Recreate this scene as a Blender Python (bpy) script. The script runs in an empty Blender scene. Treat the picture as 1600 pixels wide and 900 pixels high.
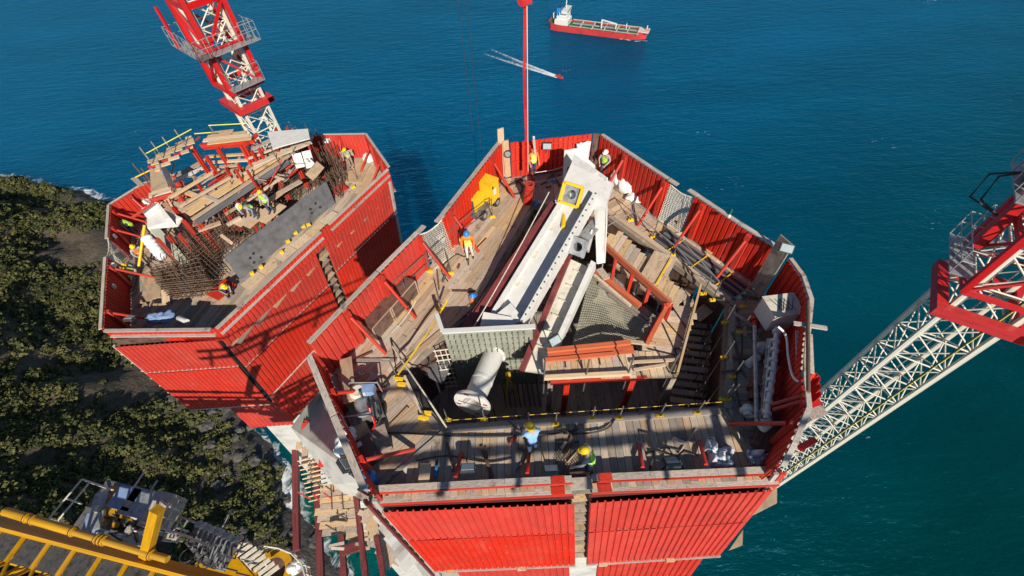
import bpy, bmesh, math, random
from mathutils import Vector, Matrix, Quaternion, noise
random.seed(7)
R = math.radians
sc = bpy.context.scene
COL = sc.collection
# ------------------------------------------------------------------ camera
FP, NX, NY, CH = 711.0, 30.0, 570.0, 14.5          # focal length in photo pixels, nadir offset, height above the near deck
TH = math.atan2(FP, math.hypot(NX, NY)); PH = math.atan2(NX, NY)
cT, sT = math.cos(TH), math.sin(TH)
FWD = Vector((0, cT, -sT)); R0 = Vector((1, 0, 0)); D0 = Vector((0, -sT, -cT))
RGT = math.cos(PH)*R0 + math.sin(PH)*D0
DWN = math.cos(PH)*D0 - math.sin(PH)*R0
CAM = Vector((0, 0, CH))
cd = bpy.data.cameras.new('camera'); co = bpy.data.objects.new('camera', cd); COL.objects.link(co)
cd.lens = 16.0; cd.sensor_width = 36.0; cd.clip_start = 0.1; cd.clip_end = 40000
m = Matrix((RGT, -DWN, -FWD)).transposed().to_4x4(); m.translation = CAM
co.matrix_world = m
sc.camera = co
# ------------------------------------------------------------------ world, sun, exposure
SUN_EL = R(33); SUN_H = Vector((-0.25, 1.0)).normalized()
LD = Vector((SUN_H.x*math.cos(SUN_EL), SUN_H.y*math.cos(SUN_EL), -math.sin(SUN_EL)))
w = bpy.data.worlds.new('World'); sc.world = w; w.use_nodes = True
nt = w.node_tree; bg = nt.nodes['Background']
sky = nt.nodes.new('ShaderNodeTexSky'); sky.sky_type = 'NISHITA'; sky.sun_disc = False
sky.sun_elevation = SUN_EL; sky.sun_rotation = math.atan2(-SUN_H.x, -SUN_H.y)
sky.air_density = 1.0; sky.dust_density = 0.1; sky.ozone_density = 2.5
nt.links.new(sky.outputs[0], bg.inputs[0]); bg.inputs[1].default_value = 0.06
sl = bpy.data.lights.new('sun', 'SUN'); sl.energy = 4.9; sl.angle = R(0.5); sl.color = (1.0, 0.92, 0.79)
so = bpy.data.objects.new('sun', sl); COL.objects.link(so); so.rotation_euler = LD.to_track_quat('-Z', 'Y').to_euler(); so.location = (40, -100, 120)
sc.view_settings.view_transform = 'Standard'; sc.view_settings.look = 'None'; sc.view_settings.exposure = 0.24; sc.view_settings.gamma = 1.0
sc.view_settings.use_curve_mapping = False
# ------------------------------------------------------------------ pixel helpers (photo pixel + height -> point)
def dirv(px, py): return (px-800)*RGT + (py-450)*DWN + FP*FWD
def at(px, py, z=0.0):
    d = dirv(px, py); return CAM + d*((z-CH)/d.z)
def atY(px, py, Y):
    d = dirv(px, py); return CAM + d*(Y/d.y)
def atP(px, py, p, n):
    d = dirv(px, py); return CAM + d*((p-CAM).dot(n)/d.dot(n))
SEA = -215.0
V = Vector
UP = V((0, 0, 1))
# ------------------------------------------------------------------ materials
MAT = {}
def mat(name, col, rough=0.6, metal=0.0, var=0.12, scale=3.0, bump=0.0, col2=None, spec=0.5, stretch=None, objrand=0.0, bscale=None, stain=None):
    mt = bpy.data.materials.new(name); mt.use_nodes = True; n = mt.node_tree; N = n.nodes; L = n.links
    b = N['Principled BSDF']; b.inputs['Roughness'].default_value = rough; b.inputs['Metallic'].default_value = metal
    b.inputs['Specular IOR Level'].default_value = spec
    tc = N.new('ShaderNodeTexCoord'); mp = N.new('ShaderNodeMapping'); L.new(tc.outputs['Object'], mp.inputs[0])
    if stretch: mp.inputs['Scale'].default_value = stretch
    oi = N.new('ShaderNodeObjectInfo')
    cx = N.new('ShaderNodeVectorMath'); cx.operation = 'ADD'; L.new(mp.outputs[0], cx.inputs[0])
    ml = N.new('ShaderNodeMath'); ml.operation = 'MULTIPLY'; ml.inputs[1].default_value = 37.0; L.new(oi.outputs['Random'], ml.inputs[0]); L.new(ml.outputs[0], cx.inputs[1])
    nz = N.new('ShaderNodeTexNoise'); nz.inputs['Scale'].default_value = scale; nz.inputs['Detail'].default_value = 6; nz.inputs['Roughness'].default_value = 0.65
    L.new(cx.outputs[0], nz.inputs['Vector'])
    cr = N.new('ShaderNodeValToRGB'); c = V(col)
    lo = V(col2) if col2 else c*(1-2.2*var)
    hi = c*(1+1.2*var)
    cr.color_ramp.elements[0].position = 0.32; cr.color_ramp.elements[0].color = (max(lo[0], 0), max(lo[1], 0), max(lo[2], 0), 1)
    cr.color_ramp.elements[1].position = 0.66; cr.color_ramp.elements[1].color = (min(hi[0], 1), min(hi[1], 1), min(hi[2], 1), 1)
    e = cr.color_ramp.elements.new(0.48); e.color = (*c, 1)
    L.new(nz.outputs['Fac'], cr.inputs[0]); out = cr.outputs[0]
    if objrand:
        hs = N.new('ShaderNodeHueSaturation'); mr = N.new('ShaderNodeMapRange')
        mr.inputs['To Min'].default_value = 1-objrand; mr.inputs['To Max'].default_value = 1+objrand
        L.new(oi.outputs['Random'], mr.inputs[0]); L.new(mr.outputs[0], hs.inputs['Value']); L.new(out, hs.inputs['Color']); out = hs.outputs[0]
        wn = N.new('ShaderNodeTexWhiteNoise'); wn.noise_dimensions = '1D'; L.new(oi.outputs['Random'], wn.inputs['W'])
        m2 = N.new('ShaderNodeMapRange'); m2.inputs['To Min'].default_value = 0.65 if 'wood' in name else 0.97; m2.inputs['To Max'].default_value = 1.2 if 'wood' in name else 1.03; L.new(wn.outputs['Value'], m2.inputs[0]); L.new(m2.outputs[0], hs.inputs['Saturation'])
    if stain is None and 'wood' in name: stain = 'deck'
    if stain:
        ge = N.new('ShaderNodeNewGeometry')
        def layer(out, sc_, lo, hi, col_, amt, det=5, st=None):
            src = ge.outputs['Position']
            if st: m_ = N.new('ShaderNodeMapping'); m_.inputs['Scale'].default_value = st; L.new(src, m_.inputs[0]); src = m_.outputs[0]
            n_ = N.new('ShaderNodeTexNoise'); n_.inputs['Scale'].default_value = sc_; n_.inputs['Detail'].default_value = det; n_.inputs['Roughness'].default_value = .7; L.new(src, n_.inputs['Vector'])
            r_ = N.new('ShaderNodeMapRange'); r_.inputs['From Min'].default_value = lo; r_.inputs['From Max'].default_value = hi; r_.inputs['To Max'].default_value = amt; L.new(n_.outputs['Fac'], r_.inputs[0])
            x_ = N.new('ShaderNodeMix'); x_.data_type = 'RGBA'; L.new(r_.outputs[0], x_.inputs[0]); L.new(out, x_.inputs[6]); x_.inputs[7].default_value = (*col_, 1); return x_.outputs[2]
        if stain == 'deck':
            out = layer(out, .9, .56, .68, (.52, .47, .41), .6); out = layer(out, 1.6, .60, .68, (.07, .05, .04), .65); out = layer(out, 5, .62, .7, (.09, .07, .055), .5)
        elif stain == 'dust':
            out = layer(out, .5, .5, .75, (.54, .085, .055), .5); out = layer(out, 1.4, .58, .76, (.46, .15, .11), .4, 7, (1, 1, .25)); out = layer(out, 9, .66, .72, (.6, .42, .36), .7, 3); out = layer(out, 2.2, .63, .7, (.2, .03, .025), .55, 6, (1, 1, .4))
        else:
            out = layer(out, 2.5, .58, .72, (.33, .28, .22), .55, 7, (1, 1, .3)); out = layer(out, 7, .64, .7, (.25, .16, .1), .5, 4)
    L.new(out, b.inputs['Base Color'])
    if bump:
        bp = N.new('ShaderNodeBump'); bp.inputs['Strength'].default_value = bump; bp.inputs['Distance'].default_value = 0.02
        if bscale:
            n2 = N.new('ShaderNodeTexNoise'); n2.inputs['Scale'].default_value = bscale; n2.inputs['Detail'].default_value = 4; L.new(cx.outputs[0], n2.inputs['Vector']); L.new(n2.outputs['Fac'], bp.inputs['Height'])
        else: L.new(nz.outputs['Fac'], bp.inputs['Height'])
        L.new(bp.outputs[0], b.inputs['Normal'])
    MAT[name] = mt
    return mt
mat('red', (0.52, 0.034, 0.020), 0.62, var=0.08, scale=1.1, col2=(0.43, 0.038, 0.026), objrand=0.09, bump=0.08, bscale=9, spec=0.25, stain='dust')
mat('red_steel', (0.50, 0.042, 0.025), 0.45, var=0.16, scale=4, col2=(0.28, 0.03, 0.025), objrand=0.1)
mat('crane_red', (0.52, 0.018, 0.018), 0.4, var=0.12, scale=3, objrand=0.05)
mat('maroon', (0.17, 0.035, 0.035), 0.55, var=0.2, scale=2, objrand=0.08)
W = (0.55, 5, 5)
mat('wood', (0.46, 0.335, 0.225), 0.8, var=0.18, scale=3.5, stretch=(1.6, 3, 3), objrand=0.16, bump=0.25)
mat('wood_new', (0.60, 0.43, 0.26), 0.75, var=0.16, scale=3.5, stretch=(1.6, 3, 3), objrand=0.15, bump=0.2)
mat('wood_grey', (0.31, 0.255, 0.205), 0.85, var=0.2, scale=3.5, stretch=(1.6, 3, 3), objrand=0.16, bump=0.25)
mat('rail_wood', (0.42, 0.36, 0.31), 0.85, var=0.2, scale=4, stretch=(3, 1.5, 1.5), objrand=0.14, bump=0.25)
mat('ply', (0.43, 0.31, 0.2), 0.7, var=0.14, scale=2, objrand=0.12)
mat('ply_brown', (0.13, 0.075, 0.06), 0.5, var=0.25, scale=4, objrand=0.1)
mat('white', (0.66, 0.65, 0.62), 0.5, var=0.05, scale=2.6, col2=(0.60, 0.58, 0.54), stain='drip')
mat('white_cloth', (0.78, 0.77, 0.76), 0.85, var=0.06, scale=4, bump=0.4)
mat('cream', (0.66, 0.62, 0.52), 0.5, var=0.1, scale=2, col2=(0.42, 0.38, 0.3), objrand=0.06)
mat('galv', (0.42, 0.43, 0.44), 0.4, metal=0.5, var=0.2, scale=5)
mat('steel', (0.20, 0.195, 0.19), 0.5, metal=0.5, var=0.25, scale=5)
mat('dark', (0.03, 0.03, 0.032), 0.6, var=0.25, scale=6)
mat('black_plate', (0.17, 0.175, 0.19), 0.45, metal=0.2, var=0.2, scale=2.2, col2=(0.12, 0.12, 0.13), bump=0.05)
mat('rebar', (0.125, 0.078, 0.052), 0.8, var=0.3, scale=5)
mat('concrete', (0.50, 0.48, 0.44), 0.85, var=0.14, scale=0.8, bump=0.2, bscale=6)
mat('primer', (0.285, 0.295, 0.235), 0.6, var=0.1, scale=2)
mat('yellow', (0.82, 0.52, 0.02), 0.45, var=0.06, scale=3)
mat('crane_yellow', (0.50, 0.255, 0.008), 0.45, var=0.14, scale=2.5, objrand=0.06)
mat('orange', (0.55, 0.13, 0.05), 0.7, var=0.14, scale=4, objrand=0.1)
mat('hivis', (0.42, 0.75, 0.04), 0.8, var=0.05)
mat('hivis_yellow', (0.75, 0.72, 0.08), 0.8, var=0.05)
mat('hivis_orange', (0.85, 0.2, 0.03), 0.8, var=0.05)
mat('reflect', (0.7, 0.7, 0.7), 0.4, var=0.03)
mat('denim', (0.05, 0.075, 0.14), 0.9, var=0.2, scale=8)
mat('shirt_blue', (0.25, 0.42, 0.68), 0.9, var=0.1, scale=8)
mat('shirt_grey', (0.35, 0.35, 0.36), 0.9, var=0.1, scale=8)
mat('trouser_tan', (0.32, 0.25, 0.18), 0.9, var=0.15, scale=8)
mat('trouser_white', (0.62, 0.6, 0.56), 0.9, var=0.1, scale=8)
mat('skin', (0.45, 0.26, 0.18), 0.6, var=0.05)
mat('blue', (0.02, 0.12, 0.42), 0.4, var=0.12)
mat('tarp_blue', (0.22, 0.32, 0.52), 0.7, var=0.12, scale=3, bump=0.3)
mat('tarp_pale', (0.56, 0.60, 0.66), 0.7, var=0.1, scale=3, bump=0.2)
mat('hel_blue', (0.03, 0.22, 0.6), 0.3, var=0.03)
mat('hel_yellow', (0.85, 0.55, 0.01), 0.3, var=0.03)
mat('hel_white', (0.8, 0.8, 0.78), 0.3, var=0.03)
mat('hel_orange', (0.8, 0.2, 0.02), 0.3, var=0.03)
mat('rope', (0.62, 0.56, 0.46), 0.9, var=0.15, scale=12)
mat('cable', (0.035, 0.033, 0.032), 0.6, var=0.1)
mat('paper', (0.78, 0.78, 0.76), 0.6, var=0.03)
mat('ink', (0.12, 0.12, 0.14), 0.6, var=0.03)
mat('lamp_glass', (0.35, 0.42, 0.44), 0.12, var=0.1)
mat('deck_green', (0.02, 0.13, 0.06), 0.6, var=0.2, scale=0.12)
mat('ship_red', (0.55, 0.045, 0.04), 0.5, var=0.1, scale=0.1)
mat('mesh_net', (0.36, 0.35, 0.27), 0.8, var=0.1)
mat('rock', (0.085, 0.078, 0.072), 0.9, var=0.3, scale=0.25, bump=0.6, bscale=0.8)
# ------------------------------------------------------------------ builders
WPOS = {}
def wpos(o): return WPOS.get(o.name, V((0, 0, 0))) if o else V((0, 0, 0))
def tag(o, label, cat, group=None, kind=None):
    if label: o['label'] = label
    if cat: o['category'] = cat
    if group: o['group'] = group
    if kind: o['kind'] = kind
    return o
def thing(name, label, cat, loc=(0, 0, 0), group=None):
    o = bpy.data.objects.new(name, None); COL.objects.link(o); o.location = loc; o.empty_display_size = 0.3
    WPOS[o.name] = V(loc); return tag(o, label, cat, group)
def mesh_obj(name, me, parent=None):
    o = bpy.data.objects.new(name, me); COL.objects.link(o)
    if parent: o.parent = parent
    WPOS[o.name] = wpos(parent)
    return o
class MB:
    def __init__(s): s.v = []; s.f = []; s.mi = []; s.cur = 0
    def add(s, vs, fs):
        k = len(s.v); s.v += [tuple(v) for v in vs]; s.f += [tuple(i+k for i in f) for f in fs]; s.mi += [s.cur]*len(fs)
    def quad(s, a, b, c, d): s.add([a, b, c, d], [(0, 1, 2, 3)])
    def box(s, lo, hi):
        x0, y0, z0 = lo; x1, y1, z1 = hi
        s.add([(x0,y0,z0),(x1,y0,z0),(x1,y1,z0),(x0,y1,z0),(x0,y0,z1),(x1,y0,z1),(x1,y1,z1),(x0,y1,z1)],
              [(3,2,1,0),(4,5,6,7),(0,1,5,4),(1,2,6,5),(2,3,7,6),(3,0,4,7)])
    def beam(s, a, b, wd, ht, up=UP):
        a = V(a); b = V(b); d = (b-a).normalized(); sd = d.cross(up)
        if sd.length < 1e-4: sd = d.cross(V((1, 0, 0)))
        sd.normalize(); u = sd.cross(d); sd = sd*wd/2; u = u*ht/2
        s.add([a-sd-u, a+sd-u, a+sd+u, a-sd+u, b-sd-u, b+sd-u, b+sd+u, b-sd+u], [(0,1,2,3),(7,6,5,4),(4,5,1,0),(5,6,2,1),(6,7,3,2),(7,4,0,3)])
    def obox(s, c, ax, ay, az):          # half axes
        c = V(c); P = [c+i*ax+j*ay+k*az for k in (-1, 1) for j in (-1, 1) for i in (-1, 1)]
        s.add(P, [(0,2,3,1),(4,5,7,6),(0,1,5,4),(2,6,7,3),(0,4,6,2),(1,3,7,5)])
    def tube(s, a, b, r, r2=None, n=8, cap=True):
        a = V(a); b = V(b); r2 = r if r2 is None else r2; d = (b-a).normalized()
        q = d.cross(UP) if abs(d.z) < 0.95 else d.cross(V((1, 0, 0))); q.normalize(); p = d.cross(q)
        A = [a+(q*math.cos(t)+p*math.sin(t))*r for t in [2*math.pi*i/n for i in range(n)]]
        B = [b+(q*math.cos(t)+p*math.sin(t))*r2 for t in [2*math.pi*i/n for i in range(n)]]
        fs = [(i, i+n, (i+1) % n+n, (i+1) % n) for i in range(n)]
        if cap: fs += [tuple(range(n)), tuple(range(2*n-1, n-1, -1))]
        s.add(A+B, fs)
    def path(s, pts, r, n=6):
        pts = [V(p) for p in pts]; rings = []
        for i, p in enumerate(pts):
            d = (pts[min(i+1, len(pts)-1)]-pts[max(i-1, 0)]).normalized()
            q = d.cross(UP) if abs(d.z) < 0.95 else d.cross(V((1, 0, 0))); q.normalize(); u = d.cross(q)
            rings.append([p+(q*math.cos(2*math.pi*k/n)+u*math.sin(2*math.pi*k/n))*r for k in range(n)])
        vs = [v for rg in rings for v in rg]
        fs = [(i*n+k, (i+1)*n+k, (i+1)*n+(k+1) % n, i*n+(k+1) % n) for i in range(len(pts)-1) for k in range(n)]
        s.add(vs, fs)
    def lathe(s, c, axis, prof, n=16):     # prof: (distance along axis, radius)
        c = V(c); d = V(axis).normalized(); q = d.cross(UP) if abs(d.z) < 0.95 else d.cross(V((1, 0, 0))); q.normalize(); u = d.cross(q)
        vs = [c+d*h+(q*math.cos(2*math.pi*k/n)+u*math.sin(2*math.pi*k/n))*r for h, r in prof for k in range(n)]
        fs = [(i*n+k, i*n+(k+1) % n, (i+1)*n+(k+1) % n, (i+1)*n+k) for i in range(len(prof)-1) for k in range(n)]
        s.add(vs, fs)
    def prism(s, poly, ext):             # planar polygon extruded by vector
        n = len(poly); P = [V(p) for p in poly]; Q = [p+V(ext) for p in P]
        s.add(P+Q, [tuple(range(n-1, -1, -1)), tuple(range(n, 2*n))]+[(i, (i+1) % n, (i+1) % n+n, i+n) for i in range(n)])
    def lump(s, c, rx, ry, rz, seed=0, amp=0.25, n=10, m_=6, fl=0.0):
        c = V(c); vs = []; 
        for j in range(m_+1):
            th = math.pi*j/m_
            for i in range(n):
                ph = 2*math.pi*i/n
                d = V((math.sin(th)*math.cos(ph), math.sin(th)*math.sin(ph), math.cos(th)))
                k = 1+amp*noise.noise(d*1.7+V((seed*3.1, seed*1.7, 0)))+amp*0.6*noise.noise(d*4+V((seed, 0, seed*2.2)))
                z = d.z*rz*k
                vs.append(c+V((d.x*rx*k, d.y*ry*k, max(z, -fl) if fl else z)))
        fs = [(j*n+i, (j+1)*n+i, (j+1)*n+(i+1) % n, j*n+(i+1) % n) for j in range(m_) for i in range(n)]
        s.add(vs, fs)
    def build(s, name, mt, parent=None, smooth=False):
        me = bpy.data.meshes.new(name); L = wpos(parent)
        me.from_pydata([(x-L.x, y-L.y, z-L.z) for x, y, z in s.v], [], s.f)
        mts = mt if isinstance(mt, (list, tuple)) else [mt]
        for q in mts: me.materials.append(MAT[q] if isinstance(q, str) else q)
        if len(mts) > 1: me.polygons.foreach_set('material_index', s.mi)
        if smooth: me.polygons.foreach_set('use_smooth', [True]*len(me.polygons))
        me.validate(); me.update()
        return mesh_obj(name, me, parent)
_cache = {}
def unit(kind, mt):
    k = (kind, mt)
    if k not in _cache:
        b = MB()
        if kind == 'box':
            e = 0.0
            b.box((-.5, -.5, -.5), (.5, .5, .5))
        else: b.tube((-.5, 0, 0), (.5, 0, 0), .5, n=8)
        me = bpy.data.meshes.new(kind+'_'+mt); me.from_pydata(b.v, [], b.f); me.materials.append(MAT[mt])
        if kind == 'rod': me.polygons.foreach_set('use_smooth', [len(p.vertices) == 4 for p in me.polygons])
        me.update(); _cache[k] = me
    return _cache[k]
def _place(name, me, a, b, wd, ht, parent, up=UP):
    a = V(a); b = V(b); d = b-a; L = d.length; d.normalize(); sd = up.cross(d)
    if sd.length < 1e-4: sd = V((1, 0, 0)).cross(d)
    sd.normalize(); u = d.cross(sd)
    M = Matrix((d*L, sd*wd, u*ht)).transposed().to_4x4(); M.translation = (a+b)/2-wpos(parent)
    o = bpy.data.objects.new(name, me); COL.objects.link(o)
    if parent: o.parent = parent
    o.matrix_local = M; WPOS[o.name] = wpos(parent)
    return o
def bar(name, a, b, wd, ht, mt, parent=None, up=UP): return _place(name, unit('box', mt), a, b, wd, ht, parent, up)
def rod(name, a, b, r, mt, parent=None): return _place(name, unit('rod', mt), a, b, 2*r, 2*r, parent)
def lin(a, b, t): return V(a)*(1-t)+V(b)*t
def corr(name, a, b, c, d, parent, mt='red', pitch=0.24, depth=0.055, rows=1, thick=0.0):
    """corrugated sheet: top edge a->b, bottom edge d->c (under b, a); ribs run from top to bottom"""
    a, b, c, d = V(a), V(b), V(c), V(d); n = (b-a).cross(d-a).normalized(); L = (b-a).length
    k = max(2, round(L/pitch)); ts = []
    for i in range(k):
        for f, h in ((0.0, 0), (0.12, 0), (0.24, 1), (0.88, 1)): ts.append(((i+f)/k, h))
    ts.append((1.0, 0)); vs = []
    for r in range(rows+1):
        q = r/rows
        for t, h in ts: vs.append(lin(lin(a, b, t), lin(d, c, t), q)+n*(depth*h + 0.012*noise.noise(V((t*7+L, q*5, a.x)))))
    m_ = len(ts); fs = [(r*m_+i, (r+1)*m_+i, (r+1)*m_+i+1, r*m_+i+1) for r in range(rows) for i in range(m_-1)]
    mb = MB(); mb.add(vs, fs); o = mb.build(name, mt, parent)
    s_ = o.modifiers.new('thickness', 'SOLIDIFY'); s_.thickness = 0.008
    return o
def scan(poly, d, wd):
    """strips of width wd along 2D direction d filling a 2D polygon: yields (centre offset, t0, t1)"""
    d = V((d[0], d[1])).normalized(); p = V((-d.y, d.x)); S = [(v[0]*d.x+v[1]*d.y, v[0]*p.x+v[1]*p.y) for v in poly]
    lo = min(s[1] for s in S); hi = max(s[1] for s in S); k = max(1, round((hi-lo)/wd)); w2 = (hi-lo)/k; out = []
    for i in range(k):
        y = lo+(i+.5)*w2; xs = []
        for j in range(len(S)):
            (x0, y0), (x1, y1) = S[j], S[(j+1) % len(S)]
            if (y0 <= y) != (y1 <= y): xs.append(x0+(y-y0)/(y1-y0)*(x1-x0))
        xs.sort()
        for q in range(0, len(xs)-1, 2):
            if xs[q+1]-xs[q] > 0.12: out.append((d*xs[q]+p*y, d*xs[q+1]+p*y, w2))
    return out
def planks(poly, d, wd, z, parent, mt='wood', thick=0.05, seg=None, jit=0.012, mix=None, zf=None):
    for a, b, w2 in scan(poly, d, wd):
        L = (b-a).length; cuts = [0, 1]
        if seg and L > seg*1.3:
            k = round(L/seg); o_ = random.uniform(-.2, .2)/k; cuts = [0]+[min(max(i/k+o_, 0.03), 0.97) for i in range(1, k)]+[1]
        for i in range(len(cuts)-1):
            q = a.lerp(b, cuts[i]); r = a.lerp(b, cuts[i+1]); g = 0.006/max((r-q).length, .1)
            q, r = q.lerp(r, g), r.lerp(q, g)
            e = random.uniform(-.03, .03); dv = (r-q).normalized(); r = r+dv*e
            dz = random.uniform(-jit, jit); za = (zf(q) if zf else z)+dz; zb = (zf(r) if zf else z)+dz+random.uniform(-.006, .006)
            mm = mt if not mix or random.random() > mix[1] else mix[0]
            bar('plank', (q.x, q.y, za-thick/2), (r.x, r.y, zb-thick/2), w2-0.014, thick, mm, parent)
def P2(*pp, z=0.0): return [at(x, y, z).to_2d() for x, y in pp]
# ================================================================== SETTING: sea, headland, scrub
def sea_material():
    mt = bpy.data.materials.new('sea_water'); mt.use_nodes = True; N = mt.node_tree.nodes; L = mt.node_tree.links
    b = N['Principled BSDF']; b.inputs['Roughness'].default_value = 0.16; b.subsurface_method = 'BURLEY'; b.inputs['Subsurface Weight'].default_value = 0.85; b.inputs['Subsurface Radius'].default_value = (40, 95, 95); b.inputs['Subsurface Scale'].default_value = 1.0; b.inputs['IOR'].default_value = 1.33; b.inputs['Specular IOR Level'].default_value = 0.0
    g = N.new('ShaderNodeNewGeometry'); sx = N.new('ShaderNodeSeparateXYZ'); L.new(g.outputs['Position'], sx.inputs[0])
    def noise_(scale, det=4, st=None, rough=0.55):
        mp = N.new('ShaderNodeMapping'); L.new(g.outputs['Position'], mp.inputs[0])
        if st: mp.inputs['Scale'].default_value = st; mp.inputs['Rotation'].default_value = (0, 0, R(-12))
        n = N.new('ShaderNodeTexNoise'); n.inputs['Scale'].default_value = scale; n.inputs['Detail'].default_value = det; n.inputs['Roughness'].default_value = rough; L.new(mp.outputs[0], n.inputs['Vector']); return n.outputs['Fac']
    def math_(op, a, b_=None, clamp=False):
        q = N.new('ShaderNodeMath'); q.operation = op; q.use_clamp = clamp
        for i, v in enumerate((a, b_)):
            if v is None: continue
            if isinstance(v, (int, float)): q.inputs[i].default_value = v
            else: L.new(v, q.inputs[i])
        return q.outputs[0]
    def mix_(f, a, b_):
        q = N.new('ShaderNodeMix'); q.data_type = 'RGBA'
        if isinstance(f, (int, float)): q.inputs[0].default_value = f
        else: L.new(f, q.inputs[0])
        for i, v in ((6, a), (7, b_)):
            if isinstance(v, tuple): q.inputs[i].default_value = (*v, 1)
            else: L.new(v, q.inputs[i])
        return q.outputs[2]
    # water depth, plus angle-dependent sky reflection put into the colour: open channel is blue, the shelf beside the headland greener, the cove turquoise
    mr = N.new('ShaderNodeMapRange'); mr.interpolation_type = 'SMOOTHSTEP'
    L.new(math_('ADD', sx.outputs['Y'], math_('MULTIPLY', sx.outputs['X'], -0.55)), mr.inputs[0])
    mr.inputs['From Min'].default_value = -120; mr.inputs['From Max'].default_value = 360
    deep = mix_(mr.outputs[0], (0.000, 0.043, 0.046), (0.000, 0.078, 0.175))
    # turquoise cove
    d = N.new('ShaderNodeVectorMath'); d.operation = 'DISTANCE'; L.new(g.outputs['Position'], d.inputs[0]); d.inputs[1].default_value = (-92, 66, SEA)
    c = N.new('ShaderNodeMapRange'); c.interpolation_type = 'SMOOTHSTEP'; L.new(math_('ADD', d.outputs['Value'], math_('MULTIPLY', noise_(0.05, 4), 50)), c.inputs[0]); c.inputs['From Min'].default_value = 30; c.inputs['From Max'].default_value = 85
    c.inputs['To Min'].default_value = 1; c.inputs['To Max'].default_value = 0
    cove = mix_(math_('GREATER_THAN', noise_(0.07, 3), 0.56), (0.004, 0.135, 0.085), (0.005, 0.055, 0.05))
    base = mix_(c.outputs[0], deep, cove)
    pat = noise_(0.006, 5, (1, 2.5, 1)); mr2 = N.new('ShaderNodeMapRange'); L.new(pat, mr2.inputs[0]); mr2.inputs['From Min'].default_value = .3; mr2.inputs['From Max'].default_value = .7; mr2.inputs['To Min'].default_value = .80; mr2.inputs['To Max'].default_value = 1.2
    hs = N.new('ShaderNodeHueSaturation'); L.new(base, hs.inputs['Color']); L.new(mr2.outputs[0], hs.inputs['Value'])
    # scattered small white caps
    cap = math_('GREATER_THAN', math_('MULTIPLY', noise_(0.22, 2, (1, 2.2, 1)), noise_(0.012, 2)), 0.462)
    fin = mix_(math_('MULTIPLY', cap, 0.35), hs.outputs[0], (0.55, 0.6, 0.62))
    L.new(fin, b.inputs['Base Color'])
    h = math_('ADD', math_('MULTIPLY', noise_(0.10, 6, (0.6, 1.7, 1), 0.6), 1.0), math_('MULTIPLY', noise_(0.42, 3, (0.7, 1.5, 1)), 0.25))
    bp = N.new('ShaderNodeBump'); bp.inputs['Strength'].default_value = 0.9; bp.inputs['Distance'].default_value = 2.8; L.new(h, bp.inputs['Height']); L.new(bp.outputs[0], b.inputs['Normal'])
    gl = N.new('ShaderNodeBsdfGlossy'); gl.inputs['Roughness'].default_value = .14; gl.inputs['Color'].default_value = (.14, .55, .95, 1); L.new(bp.outputs[0], gl.inputs['Normal'])
    fr = N.new('ShaderNodeFresnel'); fr.inputs['IOR'].default_value = 1.22; L.new(bp.outputs[0], fr.inputs['Normal']); ms = N.new('ShaderNodeMixShader'); L.new(math_('MULTIPLY', fr.outputs[0], 1.0), ms.inputs[0]); L.new(b.outputs[0], ms.inputs[1]); L.new(gl.outputs[0], ms.inputs[2]); L.new(ms.outputs[0], N['Material Output'].inputs['Surface'])
    return mt
MAT['sea'] = sea_material()
mb = MB(); S_ = 18000; mb.quad((-S_, -S_, SEA), (S_, -S_, SEA), (S_, S_, SEA), (-S_, S_, SEA))
tag(mb.build('sea', 'sea'), None, None, kind='structure')

SHORE = [(-900, 470), (-560, 380), (-431, 334), (-392, 325), (-369, 311), (-346, 308), (-322, 296), (-304, 284), (-288, 262), (-262, 240), (-238, 205), (-205, 165), (-172, 136), (-153, 113), (-138, 95), (-123, 78), (-110, 61), (-92, 42), (-82, 31), (-72, 2), (-40, -60), (-10, -120)]
LANDP = SHORE+[(-10, -320), (-900, -320)]
def inside(x, y, P):
    r = False; j = len(P)-1
    for i in range(len(P)):
        if (P[i][1] > y) != (P[j][1] > y) and x < (P[j][0]-P[i][0])*(y-P[i][1])/(P[j][1]-P[i][1])+P[i][0]: r = not r
        j = i
    return r
def sdist(x, y):
    b = 1e9
    for (x0, y0), (x1, y1) in zip(SHORE[:-1], SHORE[1:]):
        dx, dy = x1-x0, y1-y0; t = max(0, min(1, ((x-x0)*dx+(y-y0)*dy)/(dx*dx+dy*dy))); b = min(b, (x-x0-t*dx)**2+(y-y0-t*dy)**2)
    return math.sqrt(b)*(1 if inside(x, y, LANDP) else -1)
def land_h(x, y):
    d = sdist(x, y)+7*noise.noise(V((x*.05, y*.05, 3)))+3*noise.noise(V((x*.16, y*.16, 9)))
    if d < 0: return max(-14, d*0.5), d
    h = 3.5*(1-math.exp(-d/3.5))+0.30*d if d < 30 else 12.5+0.74*(d-30)
    if h > 80: h = 80+(h-80)*0.4
    h += min(d/22, 1)*(9*noise.noise(V((x*.014, y*.014, 1)))+5*noise.noise(V((x*.04, y*.04, 5)))+2.2*noise.noise(V((x*.11, y*.11, 7)))+0.9*noise.noise(V((x*.3, y*.3, 2))))
    return max(h, 0.3), d
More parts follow.
